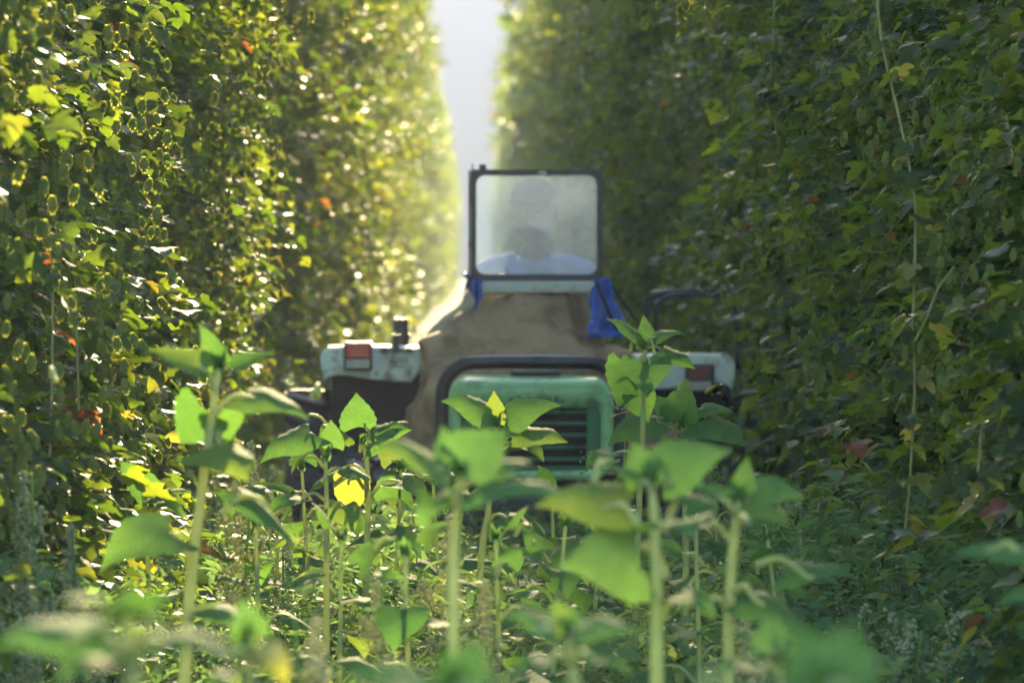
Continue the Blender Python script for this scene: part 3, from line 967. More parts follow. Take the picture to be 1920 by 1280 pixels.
    sheet('blue_sheet', [tl(1106, 600, .65), tl(1172, 606, .80), tl(1168, 634, .74), tl(1100, 632, .56)], 2)
    sheet('blue_sheet', [tl(889, 522, .74), tl(906, 522, .74), tl(899, 572, .66), tl(886, 590, .64)], 3)
    sheet('blue_sheet', [tl(870, 512, .86), tl(884, 510, .86), tl(884, 546, .84), tl(876, 540, .84)], 4)
    tube_obj('strut', T, M['black'], [tl(1118, 528, .70), tl(1132, 560, .70), tl(1160, 625, .72)], .008, 10)
    tube_obj('cable', T, M['black'], [tl(1128, 520, .8), tl(1146, 533, .86), tl(1168, 566, .95), tl(1205, 615, 1.0), tl(1240, 668, 1.05)], .0055, 24, 6)
    tube_obj('strut', T, M['black'], [tl(884, 520, .79), tl(886, 540, .74), tl(893, 556, .70)], .012, 8)
    # ---- seat and steering
    box('seat', T, M['black'], (.03, 1.72, .62), (.42, .42, .1), .04, 3, True)
    box('seat_back', T, M['black'], (.03, 1.95, .86), (.42, .08, .42), .035, 3, True)
    V, F = tube([(math.cos(a) * .19, math.sin(a) * .19, 0) for a in np.linspace(0, 2 * math.pi, 33)], .014, 8)
    st = link('steering_wheel', mesh_tris('steering_wheel', V, F, True), T, M['black'])
    st.location = (.03, 1.18, 1.02); st.rotation_euler = (R(38), 0, 0)
    for k in range(3):
        a = R(90 + 120 * k)
        V, F = tube([(0, 0, -.02), (math.cos(a) * .19, math.sin(a) * .19, 0)], .009, 6)
        link('spoke', mesh_tris('spoke', V, F), st, M['black'])
    tube_obj('steering_column', T, M['black'], [(.03, .92, .72), (.03, 1.18, 1.02)], .022, straight=True)
    return T
build_tractor()

# ------------------------------------------------------------------ driver
def add_skin(verts, edges, radii):
    # the Skin layer only exists once the modifier is added through an object
    me = bpy.data.meshes.new('skeleton')
    me.from_pydata([tuple(v) for v in verts], edges, [])
    bm = bmesh.new(); bm.from_mesh(me)
    lay = bm.verts.layers.skin.verify()
    bm.verts.ensure_lookup_table()
    for i, r in enumerate(radii):
        bm.verts[i][lay].radius = (r, r) if np.isscalar(r) else r
        bm.verts[i][lay].use_root = (i == 0)
    bm.to_mesh(me); bm.free()
    o = bpy.data.objects.new('skeleton', me); COL.objects.link(o)
    md = o.modifiers.new('skin', 'SKIN'); md.use_smooth_shade = True
    s = o.modifiers.new('sub', 'SUBSURF'); s.levels = 2
    dg = bpy.context.evaluated_depsgraph_get(); dg.update()
    res = bpy.data.meshes.new_from_object(o.evaluated_get(dg))
    bpy.data.objects.remove(o); bpy.data.meshes.remove(me)
    return res

def head_mesh(bm, loc, yaw, pitch):
    r = bmesh.ops.create_uvsphere(bm, u_segments=40, v_segments=30, radius=1.0)
    m = Matrix.Translation(loc) @ Matrix.Rotation(yaw, 4, 'Z') @ Matrix.Rotation(pitch, 4, 'X') @ Matrix.Scale(1.14, 4)
    def bump(p, c, s, a):
        return a * math.exp(-(((p.x - c[0]) / s[0]) ** 2 + ((p.z - c[1]) / s[1]) ** 2))
    for v in r['verts']:
        p = v.co.copy()
        q = Vector((p.x * .076, p.y * .096, p.z * .118))
        if q.z < 0:                                   # jaw narrows to the chin
            k = 1 + .17 * (q.z / .118); q.x *= k
            if p.y < 0: q.y *= 1 + .04 * abs(p.z)
        if p.y < -.1:                                 # the face looks along -Y
            w = -p.y
            f = 0
            f += bump(q, (0, -.012), (.011, .022), .024)      # nose
            f += bump(q, (0, -.026), (.017, .009), .012)      # nostrils
            f -= bump(q, (.031, .012), (.018, .012), .011) + bump(q, (-.031, .012), (.018, .012), .011)
            f += bump(q, (0, .031), (.06, .009), .006)        # brow
            f += bump(q, (0, -.055), (.022, .006), .006) + bump(q, (0, -.068), (.018, .006), .005) - bump(q, (0, -.061), (.024, .003), .004)
            f += bump(q, (0, -.098), (.024, .014), .010)      # chin
            q.y -= f * w
        v.co = m @ q
    for s in (-1, 1):                                  # ears
        e = bmesh.ops.create_uvsphere(bm, u_segments=12, v_segments=8, radius=1.0)
        for v in e['verts']:
            v.co = m @ Vector((s * (.076 + .010 * abs(v.co.y) ) + v.co.x * .009, .012 + v.co.y * .02, -.005 + v.co.z * .032))
    return m

def build_driver():
    X, Y = TX + .035, TY
    hipz = .70
    V = [(0, 1.70, hipz), (0, 1.70, .85), (0, 1.69, 1.02), (0, 1.66, 1.16), (0, 1.62, 1.27), (0, 1.58, 1.36)]
    E = [(0, 1), (1, 2), (2, 3), (3, 4), (4, 5)]
    Rr = [(.15, .12), (.145, .11), (.155, .12), (.15, .10), (.062, .062), (.058, .058)]
    fing = []
    for s in (-1, 1):
        b = len(V)
        V += [(s * .10, 1.66, 1.225), (s * .20, 1.65, 1.20), (s * .245, 1.50, 1.02), (s * .225, 1.36, .97), (s * .185, 1.24, 1.03), (s * .17, 1.20, 1.05)]
        E += [(3, b), (b, b + 1), (b + 1, b + 2), (b + 2, b + 3), (b + 3, b + 4), (b + 4, b + 5)]
        Rr += [.075, .068, .05, .042, .028, (.034, .02)]
        h = b + 5
        for k, (dx, ln) in enumerate(((-.026, .8), (-.009, .95), (.009, 1.0), (.026, .9))):
            f = len(V)
            V += [(s * .17 + dx, 1.165, 1.075), (s * .17 + dx, 1.155 - .01 * ln, 1.052), (s * .17 + dx, 1.172, 1.03 - .008 * ln)]
            E += [(h, f), (f, f + 1), (f + 1, f + 2)]; Rr += [.0095, .009, .008]
        f = len(V)
        V += [(s * .135, 1.20, 1.045), (s * .13, 1.18, 1.03)]
        E += [(h, f), (f, f + 1)]; Rr += [.011, .009]
        b = len(V)
        V += [(s * .10, 1.66, .70), (s * .14, 1.42, .735), (s * .16, 1.27, .73), (s * .16, 1.22, .55), (s * .16, 1.20, .37), (s * .165, 1.10, .335)]
        E += [(0, b), (b, b + 1), (b + 1, b + 2), (b + 2, b + 3), (b + 3, b + 4), (b + 4, b + 5)]
        Rr += [.09, .08, .062, .056, .042, (.045, .035)]
    base = add_skin(V, E, Rr)
    bm = bmesh.new(); bm.from_mesh(base)
    m = head_mesh(bm, Vector((-.005, 1.55, 1.475)), R(-14), R(8))
    me = bm_mesh(bm, 'person', True)
    P = link('person', me, None, M['skin'])
    P.location = (X, Y, .045)
    rm = P.modifiers.new('fuse', 'REMESH'); rm.mode = 'VOXEL'; rm.voxel_size = .0065; rm.use_smooth_shade = True
    tag(P, 'driver in peaked cap and light blue shirt seated behind the dusty windscreen', 'person')
    # shirt: torso and sleeves, a little outside the body
    V2 = [(0, 1.70, .74), (0, 1.70, .86), (0, 1.69, 1.02), (0, 1.66, 1.16), (0, 1.63, 1.265)]
    E2 = [(0, 1), (1, 2), (2, 3), (3, 4)]
    R2 = [(.17, .14), (.165, .13), (.172, .137), (.175, .125), (.095, .085)]
    for s in (-1, 1):
        b = len(V2)
        V2 += [(s * .10, 1.65, 1.25), (s * .215, 1.65, 1.225), (s * .247, 1.50, 1.02), (s * .227, 1.36, .97), (s * .20, 1.28, 1.0)]
        E2 += [(3, b), (b, b + 1), (b + 1, b + 2), (b + 2, b + 3), (b + 3, b + 4)]
        R2 += [.086, .082, .064, .054, .042]
    sh = link('shirt', add_skin(V2, E2, R2), P, M['shirt'])
    for p in sh.data.polygons: p.use_smooth = True
    V3 = [(0, 1.70, .70), (0, 1.70, .78)]; E3 = [(0, 1)]; R3 = [(.17, .14), (.165, .135)]
    for s in (-1, 1):
        b = len(V3)
        V3 += [(s * .10, 1.66, .70), (s * .14, 1.42, .735), (s * .16, 1.27, .73), (s * .16, 1.22, .55), (s * .16, 1.20, .40)]
        E3 += [(0, b), (b, b + 1), (b + 1, b + 2), (b + 2, b + 3), (b + 3, b + 4)]
        R3 += [.105, .094, .078, .07, .06]
    tr = link('trousers', add_skin(V3, E3, R3), P, M['trousers'])
    for p in tr.data.polygons: p.use_smooth = True
    # cap: crown and peak in the head's own axes
    bm = bmesh.new()
    e = bmesh.ops.create_uvsphere(bm, u_segments=32, v_segments=20, radius=1.0)
    for v in e['verts']:
        z = max(v.co.z, 0)
        v.co = Vector((v.co.x * .086, .004 + v.co.y * .106, .056 + z ** .9 * .074 if z > 0 else .056 + v.co.z * .004))
    pv = []
    for i in range(13):
        a = R(200 + 140 * i / 12)
        ca, sa = math.cos(a), math.sin(a)
        pv.append([Vector((.084 * ca, .004 + .104 * sa, .057)), Vector((.086 * ca, -.018 + .13 * sa, .052 + .012 * abs(sa))), Vector((.080 * ca, -.02 + .152 * sa, .046 + .008 * abs(sa)))])
    for k, dz in ((0, 0), (1, -.006)):
        rows = [[bm.verts.new(p + Vector((0, 0, dz))) for p in r_] for r_ in pv]
        for i in range(12):
            for j in range(2):
                bm.faces.new((rows[i][j], rows[i + 1][j], rows[i + 1][j + 1], rows[i][j + 1]))
    bmesh.ops.transform(bm, matrix=m, verts=bm.verts)
    link('cap', bm_mesh(bm, 'cap', True), P, M['cap'])
    bm = bmesh.new()                                   # short hair under the cap's edge
    e = bmesh.ops.create_uvsphere(bm, u_segments=28, v_segments=18, radius=1.0)
    for v in e['verts']:
        v.co = Vector((v.co.x * .0795, .010 + v.co.y * .094, .012 + v.co.z * .098))
    kill = [v for v in bm.verts if v.co.y < -.012 or v.co.z < -.055]
    bmesh.ops.delete(bm, geom=kill, context='VERTS')
    bmesh.ops.transform(bm, matrix=m, verts=bm.verts)
    link('hair', bm_mesh(bm, 'hair', True), P, M['hair'])
    for s in (-1, 1):
        bm = bmesh.new()
        bmesh.ops.create_uvsphere(bm, u_segments=12, v_segments=8, radius=.008, matrix=m @ Matrix.Translation((s * .031, -.0765, .012)))
        link('eye', bm_mesh(bm, 'eye', True), P, M['eye'])
build_driver()

# ------------------------------------------------------------------ sunflower plants
def blade(bend, cup, wave, seed, width=.36, heart=1.0):
    g = random.Random(seed)
    nr, nc = 13, 4
    V, F = [], []
    ys, zs = [0.0], [0.0]
    for i in range(1, nr):
        t = (i - .5) / (nr - 1)
        ang = -bend * t ** 1.2
        ys.append(ys[-1] + math.cos(ang) / (nr - 1)); zs.append(zs[-1] + math.sin(ang) / (nr - 1))
    for i in range(nr):
        t = i / (nr - 1)
        h = width * (math.sin(math.pi * (.17 + .83 * t) ** .62) ** .92) * (1.12 if t < .5 else 1.12 - .25 * (t - .5))
        h *= 1 - .30 * t ** 2.5
        if i == nr - 1: h = .004
        ang = -bend * t ** 1.2
        for j in range(-nc, nc + 1):
            s = abs(j) / nc
            sg = 1 if j > 0 else -1
            x = sg * h * s
            if abs(j) == nc and 0 < i < nr - 1: x *= 1 + (.05 if i % 2 else -.04) + g.uniform(-.02, .02)
            back = -.17 * heart * s ** 1.5 * (1 - t) ** 3
            zz = cup * h * s * s + wave * h * s * math.sin(t * 7 + seed + (1.4 if j > 0 else 0))
            V.append((x, ys[i] + back * math.cos(ang) - zz * math.sin(ang), zs[i] + back * math.sin(ang) + zz * math.cos(ang)))
    w = 2 * nc + 1
    for i in range(nr - 1):
        for j in range(2 * nc):
            a = i * w + j
            F += [(a, a + 1, a + w + 1), (a, a + w + 1, a + w)]
    tip = np.array([ys[-1], zs[-1]])
    return np.array(V), np.array(F), tip

BL = []
for k, (b, c, wv) in enumerate([(.35, .18, .08), (.8, -.15, .10), (1.3, .12, .10), (.6, -.3, .12), (1.0, .25, .08), (.15, .10, .10)]):
    V, F, tip = blade(b, c, wv, k, .40 if k % 2 else .365)
    me = mesh_tris('sunflower_blade', V, F, True); me.materials.append(M['sun_leaf'])
    my = me.copy(); my.materials.clear(); my.materials.append(M['sun_yellow'])
    BL.append((me, tip, my))

def leaf_between(root, base_w, tip_w, kind, node_w, up=(0, -.25, 1), wid=1.0, yellow=False, prad=.0042, roll=0.0):
    """blade whose stalk end and tip lie at the two given points, joined to the stem by its stalk"""
    me, tip, my = BL[kind]
    d = np.array(tip_w, float) - np.array(base_w, float)
    L = np.linalg.norm(d); chord = np.hypot(*tip)
    m = frames(d[None], np.array([up], float), np.array([roll]))[0]
    # turn the blade so that its chord, not its first rib, runs along d
    ang = math.atan2(tip[1], tip[0])
    mat = Matrix([list(r) for r in m]).to_4x4() @ Matrix.Rotation(-ang, 4, 'X')
    s = L / chord
    o = bpy.data.objects.new('leaf', my if yellow else me); COL.objects.link(o); o.parent = root
    inv = Matrix.Translation(-root.location)
    o.matrix_basis = inv @ Matrix.Translation(Vector(base_w)) @ mat @ Matrix.Diagonal((s * wid, s, s, 1))
    # stalk
    b, nn = np.array(base_w, float), np.array(node_w, float)
    mid = (b + nn) / 2 + np.array([0, 0, .18 * np.linalg.norm((b - nn)[:2]) + .005])
    pts = smooth_path([nn, mid, b, b + d * .12], 10) - np.array(root.location)
    pm = mesh_tris('stalk', *tube(pts, np.linspace(prad * 1.25, prad * .7, 10), 6), smooth=True)
    st = bpy.data.objects.new('stalk', pm); pm.materials.append(M['sun_stem']); COL.objects.link(st)
    st.parent = o; st.matrix_basis = o.matrix_basis.inverted()
    return o

def sun_plant(label, stem_pts, rad=.008, group='young sunflowers among the weeds'):
    base = stem_pts[0]
    root = empty('sunflower_plant', (base[0], base[1], 0))
    tag(root, label, 'sunflower', group)
    p = smooth_path(stem_pts, 22)
    me = mesh_tris('stem', *tube(p - np.array([base[0], base[1], 0]), np.linspace(rad * 1.25, rad * .6, 22), 8), smooth=True)
    link('stem', me, root, M['sun_stem'])
    return root, p

def bud(root, tip, size=.028):
    g = random.Random(int(tip[0] * 1000))
    for k in range(4):
        a = k * 1.6 + g.random()
        d = Vector((math.cos(a) * .45, math.sin(a) * .45, 1)).normalized()
        leaf_between(root, tip, Vector(tip) + d * size * g.uniform(1.1, 1.9), 5, tip, (math.cos(a), math.sin(a), -.3), .7, prad=.0015)

def px_plant(label, D, stem, leaves, rad=.008, budsize=.03, yellow=()):
    """stem: photo points from low to high; leaves: (node, stalk end, dy, tip, dy, kind, up, width)"""
    pts = [at(x, y, D) for x, y in stem]
    lo = pts[0]; nx = pts[1]
    slope = (lo.x - nx.x) / max(.05, nx.z - lo.z)
    base = Vector((lo.x + slope * lo.z * .5, D, 0))
    root, path = sun_plant(label, [base] + pts, rad)
    for i, (nd_, be, bdy, te, tdy, kind, up, wd) in enumerate(leaves):
        leaf_between(root, at(be[0], be[1], D + bdy), at(te[0], te[1], D + tdy), kind, at(nd_[0], nd_[1], D), up, wd, yellow=i in yellow, prad=rad * .5)
    if budsize: bud(root, pts[-1], budsize)
    return root

UP = (0, -.25, 1); FACE = (0, -1, .25); BACK = (0, .6, 1)
px_plant('tall sunlit sunflower standing alone at the left, with a thick pale stem', 8.0,
    [(350, 1190), (375, 950), (396, 790), (410, 690)],
    [((404, 735), (384, 694), -.02, (276, 656), .0, 0, (0, -.5, 1), 1.0),
     ((408, 728), (434, 694), -.01, (516, 662), -.03, 0, (0, -.5, 1), 1.05),
     ((410, 692), (414, 680), 0, (374, 606), .03, 5, (-.8, -.6, .3), .75),
     ((400, 775), (462, 741), .0, (580, 788), -.04, 1, (.3, -.5, 1), .95),
     ((397, 772), (384, 768), .05, (338, 832), .09, 0, (0, -1, .2), 1.5),
     ((397, 772), (412, 770), .06, (432, 826), .1, 0, (0, -1, .2), 1.4),
     ((394, 835), (402, 836), -.05, (466, 902), -.11, 3, (.2, -.55, 1), 1.35),
     ((384, 958), (452, 926), .0, (556, 1040), -.02, 1, (.75, -.3, .7), .75),
     ((356, 1058), (322, 1003), -.03, (188, 1072), -.07, 2, (-.35, -.8, .9), 1.15),
     ((352, 1165), (400, 1140), -.02, (478, 1196), -.06, 1, (.2, -.3, 1), 1.0)], .0095, .03)
px_plant('sunflower with an upright toothed leaf in front of the left wheel', 10.6,
    [(686, 1090), (690, 960), (688, 870), (680, 830)],
    [((686, 840), (672, 800), .03, (668, 736), .06, 0, FACE, 1.25),
     ((684, 838), (708, 806), 0, (766, 792), -.03, 1, UP, 1.2),
     ((682, 838), (640, 806), -.02, (596, 826), -.06, 3, (0, -.8, .8), 1.4),
     ((686, 850), (694, 818), -.04, (772, 806), -.08, 3, (0, -.8, .8), 1.1),
     ((690, 905), (660, 900), -.03, (655, 974), -.03, 0, FACE, 1.15),
     ((690, 930), (745, 905), 0, (800, 950), -.05, 2, UP, 1.1),
     ((688, 890), (640, 880), .03, (575, 930), .05, 1, UP, 1.0),
     ((688, 985), (735, 1000), -.02, (790, 1050), -.06, 2, UP, 1.0)], .007, .02, yellow=(4,))
px_plant('sunflower whose long leaf reaches left across the dark tyre', 10.2,
    [(612, 1060), (612, 930), (610, 860)],
    [((610, 866), (584, 812), -.01, (488, 868), -.05, 1, (-.2, -.6, 1), 1.0),
     ((610, 866), (622, 838), .02, (620, 786), .05, 0, FACE, 1.0),
     ((610, 880), (572, 858), .02, (548, 900), .03, 2, UP, 1.0),
     ((611, 905), (650, 880), -.02, (700, 905), -.03, 1, UP, 1.1),
     ((611, 940), (566, 935), -.03, (500, 975), -.06, 2, UP, 1.0),
     ((611, 960), (640, 950), -.04, (664, 1000), -.08, 1, (0, -.7, 1), 1.1)], .0065, .02)
px_plant('sunflower with leaves fanned out before the green bonnet', 10.4,
    [(900, 1080), (915, 960), (924, 860), (928, 800)],
    [((926, 812), (920, 780), 0, (826, 752), -.03, 1, (0, -.7, 1), 1.15),
     ((928, 805), (928, 792), .02, (926, 732), .04, 5, FACE, .9),
     ((928, 808), (950, 785), 0, (1052, 760), -.03, 1, (0, -.7, 1), 1.15),
     ((926, 838), (972, 808), -.03, (1066, 830), -.07, 3, (0, -.6, 1), 1.0),
     ((924, 850), (960, 836), -.03, (1020, 866), -.08, 2, UP, 1.1),
     ((922, 870), (890, 860), .03, (840, 890), .06, 2, UP, 1.1),
     ((912, 990), (950, 970), -.03, (1010, 1010), -.06, 1, UP, 1.1),
     ((918, 930), (884, 925), -.02, (830, 965), -.06, 2, UP, 1.0)], .0072, .022)
px_plant('blurred near sunflower with a broad pale leaf below the grille', 6.2,
    [(850, 1180), (852, 1000), (864, 890)],
    [((862, 896), (868, 872), -.02, (950, 806), .02, 0, (-.1, -1, .45), 1.3),
     ((860, 900), (836, 884), -.03, (702, 832), -.06, 1, (0, -.55, 1), .95),
     ((860, 905), (900, 884), .02, (1000, 868), .05, 1, UP, 1.1),
     ((858, 930), (906, 905), -.02, (1065, 930), -.06, 3, UP, 1.0),
     ((860, 890), (846, 868), .03, (828, 796), .05, 5, FACE, .8),
     ((856, 950), (820, 935), -.03, (790, 1000), -.05, 2, UP, 1.0)], .0075, .02)
px_plant('tall sunflower with a grey-green heart leaf against the canvas', 10.5,
    [(1196, 1010), (1204, 860), (1207, 700), (1208, 655)],
    [((1208, 665), (1200, 634), 0, (1136, 598), .0, 1, (0, -.4, 1), .95),
     ((1208, 660), (1214, 640), .02, (1206, 588), .04, 5, FACE, .7),
     ((1208, 668), (1226, 632), 0, (1284, 626), -.02, 1, (0, -.5, 1), 1.0),
     ((1207, 680), (1240, 656), -.02, (1304, 692), -.05, 3, (.2, -.6, 1), 1.15),
     ((1207, 690), (1212, 678), -.05, (1214, 744), -.09, 0, FACE, 1.55),
     ((1206, 705), (1184, 690), .03, (1158, 762), .05, 0, (-.3, -1, .25), 1.5),
     ((1205, 745), (1196, 738), .03, (1216, 792), .04, 0, FACE, 1.3),
     ((1204, 870), (1150, 850), 0, (1098, 885), -.04, 2, UP, 1.0),
     ((1203, 905), (1240, 885), .02, (1300, 915), .03, 1, UP, 1.0)], .0068, .02)
px_plant('crisp sunflower with arching stalks in front of the right wheel', 10.9,
    [(1286, 1010), (1285, 900), (1283, 838), (1278, 800)],
    [((1280, 805), (1274, 790), .0, (1290, 708), -.02, 5, (-.5, -1, .3), 1.1),
     ((1284, 832), (1224, 786), -.02, (1140, 836), -.05, 1, (-.2, -.7, 1), 1.1),
     ((1282, 815), (1314, 766), 0, (1378, 776), -.03, 1, (.1, -.5, 1), 1.0),
     ((1284, 830), (1318, 786), -.03, (1400, 838), -.09, 3, (.3, -.7, 1), 1.25),
     ((1281, 810), (1262, 780), .03, (1222, 740), .05, 0, (-.3, -.8, .6), 1.0),
     ((1285, 870), (1262, 850), .02, (1236, 815), .03, 0, FACE, .8),
     ((1286, 930), (1330, 915), -.02, (1380, 945), -.05, 2, UP, 1.0)], .007, .022)
px_plant('big blurred sunflower in the right foreground with wide drooping leaves', 6.4,
    [(1232, 1290), (1230, 1080), (1226, 960), (1220, 905)],
    [((1222, 915), (1214, 900), 0, (1186, 826), .02, 5, FACE, 1.1),
     ((1224, 918), (1246, 880), .02, (1370, 846), .02, 1, (0, -.8, .8), 1.15),
     ((1224, 930), (1200, 905), -.02, (1120, 872), -.03, 0, UP, 1.0),
     ((1228, 990), (1180, 945), .02, (1000, 950), .02, 1, (0, -.7, 1), .95),
     ((1228, 1010), (1256, 985), -.04, (1300, 1010), -.12, 2, (0, -.5, 1), 1.5),
     ((1230, 1100), (1196, 1045), -.02, (1046, 1062), -.05, 3, (0, -1, .7), 1.2),
     ((1228, 1000), (1270, 930), .02, (1350, 950), .04, 1, UP, 1.1),
     ((1231, 1160), (1270, 1120), -.02, (1340, 1165), -.06, 2, UP, 1.1)], .0085, .025)
px_plant('blurred sunflower at the right with long stalked leaves leaning outward', 7.0,
    [(1366, 1290), (1370, 1100), (1380, 980), (1386, 940)],
    [((1386, 948), (1392, 925), 0, (1402, 856), .02, 5, (.5, -1, .3), .9),
     ((1385, 955), (1420, 918), 0, (1512, 936), -.02, 1, (0, -.7, .9), 1.1),
     ((1384, 965), (1412, 945), -.04, (1480, 985), -.09, 3, UP, 1.25),
     ((1382, 975), (1352, 935), 0, (1272, 905), .02, 0, UP, 1.0),
     ((1374, 1060), (1470, 1075), 0, (1592, 1078), -.02, 1, (0, -.5, 1), .85),
     ((1370, 1110), (1405, 1125), -.05, (1520, 1196), -.1, 1, (.1, -.5, 1), .8),
     ((1378, 1010), (1330, 990), -.03, (1265, 1000), -.06, 2, UP, 1.1),
     ((1369, 1150), (1330, 1120), 0, (1270, 1150), -.03, 2, UP, 1.0)], .0085, .022)
px_plant('small leafy sunflower low against the left hop wall', 10.3,
    [(278, 1090), (274, 1000), (280, 955)],
    [((280, 962), (276, 920), .02, (222, 862), .02, 0, (-.3, -.8, .7), .9),
     ((280, 962), (286, 930), -.02, (352, 920), -.05, 1, UP, 1.2),
     ((280, 965), (306, 942), 0, (344, 975), -.02, 2, UP, 1.0),
     ((280, 970), (256, 958), 0, (205, 960), -.03, 1, UP, 1.0),
     ((277, 1000), (240, 985), -.03, (190, 1000), -.06, 1, UP, 1.0)], .0055, .02)
px_plant('very blurred leafy sunflower at the bottom left corner', 4.1,
    [(255, 1380), (245, 1280), (240, 1150)],
    [((240, 1165), (220, 1140), 0, (120, 1128), -.06, 0, (-.1, -.3, 1), .8),
     ((240, 1165), (262, 1150), -.02, (335, 1105), -.08, 0, UP, .9),
     ((242, 1200), (180, 1185), -.03, (-20, 1215), -.06, 1, (0, -.5, 1), .9),
     ((242, 1220), (290, 1200), -.02, (440, 1215), -.05, 1, UP, .9),
     ((244, 1250), (210, 1240), -.04, (110, 1285), -.08, 2, UP, 1.0)], .008, .02)
px_plant('blurred low plant with a yellow-green leaf at the bottom left of centre', 5.0,
    [(470, 1400), (468, 1290), (462, 1210)],
    [((462, 1220), (470, 1190), .0, (452, 1120), .02, 5, FACE, 1.0),
     ((464, 1235), (482, 1220), -.02, (536, 1290), -.05, 2, UP, 1.1),
     ((464, 1240), (430, 1230), -.02, (360, 1215), -.03, 1, UP, 1.0),
     ((466, 1270), (440, 1265), -.03, (390, 1300), -.06, 2, UP, 1.0)], .007, .02, yellow=(1,))
px_plant('very blurred broad leaves filling the bottom centre edge', 3.7,
    [(850, 1520), (850, 1400), (852, 1300)],
    [((852, 1310), (860, 1290), 0, (900, 1195), .02, 0, FACE, 1.2),
     ((852, 1310), (830, 1290), .0, (690, 1250), .0, 1, UP, .9),
     ((852, 1320), (880, 1300), -.02, (1010, 1280), -.04, 1, UP, .9),
     ((852, 1340), (820, 1330), -.03, (620, 1290), -.05, 2, UP, .9)], .008, .02)
px_plant('very blurred bright green leaf rising at the bottom right', 3.6,
    [(1560, 1520), (1555, 1400), (1552, 1310)],
    [((1552, 1320), (1560, 1300), 0, (1600, 1165), .03, 0, FACE, 1.35),
     ((1552, 1320), (1530, 1290), .02, (1500, 1170), .04, 5, FACE, .9),
     ((1552, 1325), (1580, 1290), -.02, (1700, 1240), -.04, 1, UP, .9),
     ((1552, 1340), (1520, 1310), -.03, (1400, 1270), -.06, 1, UP, .9)], .008, .02)
px_plant('blurred sunflower with grey-green leaves low in the centre foreground', 5.4,
    [(1080, 1400), (1075, 1290), (1068, 1190)],
    [((1068, 1200), (1100, 1175), -.01, (1198, 1190), -.03, 1, (0, -.5, 1), 1.0),
     ((1068, 1200), (1040, 1180), -.02, (940, 1150), -.03, 1, (0, -.5, 1), .95),
     ((1070, 1215), (1062, 1185), .02, (1040, 1120), .04, 0, FACE, .9),
     ((1072, 1250), (1110, 1235), -.03, (1180, 1270), -.05, 2, UP, 1.0),
     ((1072, 1250), (1030, 1240), -.03, (960, 1270), -.05, 2, UP, 1.0)], .0075, .02)
px_plant('blurred sunflower reaching in from the right picture edge', 6.2,
    [(1985, 1290), (1980, 1150), (1975, 1030)],
    [((1975, 1040), (1940, 1032), 0, (1786, 1046), -.02, 1, (0, -.45, 1), .75),
     ((1977, 1080), (1950, 1100), -.02, (1876, 1140), -.04, 1, UP, 1.0),
     ((1975, 1035), (1980, 1000), .02, (2010, 950), .03, 0, FACE, 1.0),
     ((1978, 1120), (2010, 1100), 0, (2070, 1130), 0, 1, UP, 1.0)], .0075, .02)
px_plant('blurred low sunflower between the two big ones at the right foreground', 6.0,
    [(1470, 1400), (1466, 1300), (1462, 1235)],
    [((1462, 1240), (1440, 1215), 0, (1360, 1180), .0, 1, UP, 1.0),
     ((1462, 1240), (1450, 1225), -.03, (1450, 1150), .02, 0, FACE, 1.0),
     ((1463, 1250), (1500, 1235), -.02, (1570, 1255), -.05, 1, UP, 1.0),
     ((1464, 1270), (1420, 1255), -.03, (1340, 1270), -.06, 2, UP, 1.0)], .007, .02)

# lower, fuller sunflowers that fill the middle of the lane
def bushy_plant(label, px, py, D, seed, nl=9):
    g = random.Random(seed)
    top = at(px, py, D)
    root, path = sun_plant(label, [Vector((top.x + g.gauss(0, .03), D, 0)), Vector((top.x + g.gauss(0, .015), D, top.z * .5)), top], .0062)
    for k in range(nl):
        f = 1 - .55 * k / nl
        z = top.z * f - .01
        a = k * 2.4 + g.random() * .7 + seed
        i = int(f * 21); node = Vector(path[min(21, i)])
        pl = g.uniform(.03, .05) + .035 * k / nl
        bl = g.uniform(.075, .115) * (.75 + .35 * min(1, k / 4))
        o = Vector((math.cos(a), math.sin(a) * .9, 0))
        be = node + o * pl + Vector((0, 0, pl * .55))
        te = be + o * bl * .85 + Vector((0, 0, bl * g.uniform(-.75, .1) + (.06 if k < 2 else 0)))
        leaf_between(root, be, te, g.choice((0, 1, 2, 3, 4)), node, (o.x * .5, o.y * .5 - .3, 1), g.uniform(.95, 1.25), prad=.003)
    bud(root, top, .02)
for args in [
    ('low leafy sunflower between the left wheel and the yellow-leaved one', 566, 880, 11.4, 1),
    ('leafy sunflower filling the gap right of the yellow hanging leaf', 752, 880, 10.9, 2),
    ('low sunflower under the middle of the grille', 1035, 915, 11.4, 4),
    ('leafy sunflower just below the right corner of the grille', 1125, 945, 10.6, 5),
    ('bushy sunflower crowded between the two right foreground stems', 1305, 985, 9.2, 7),
    ('low sunflower right of the rightmost foreground stem', 1440, 1010, 9.8, 8),
    ('short sunflower low beside the tall left one', 480, 985, 10.0, 9),
    ('small sunflower tucked under the left corner of the bonnet', 812, 905, 11.6, 3),
    ('low bushy sunflower left of the big blurred one at right', 1060, 985, 9.6, 6),
    ('short bushy sunflower left of centre near the ground', 640, 1010, 9.4, 10),
    ('low sunflower with spread leaves beneath the broad pale leaf', 930, 1010, 9.0, 11),
    ('short sunflower crowding the stem of the yellow-leaved one', 700, 960, 11.8, 13, 11),
    ('leafy low sunflower before the right front wheel', 1340, 900, 12.2, 14, 11),
    ('leafy low sunflower before the left front wheel', 520, 930, 12.0, 15, 11),
    ('low sunflower among weeds right of the rightmost foreground stem, farther back', 1500, 985, 12.0, 16, 10),
    ('short sunflower in the middle foreground between the blurred ones', 760, 1040, 8.4, 12)]:
    bushy_plant(*args)

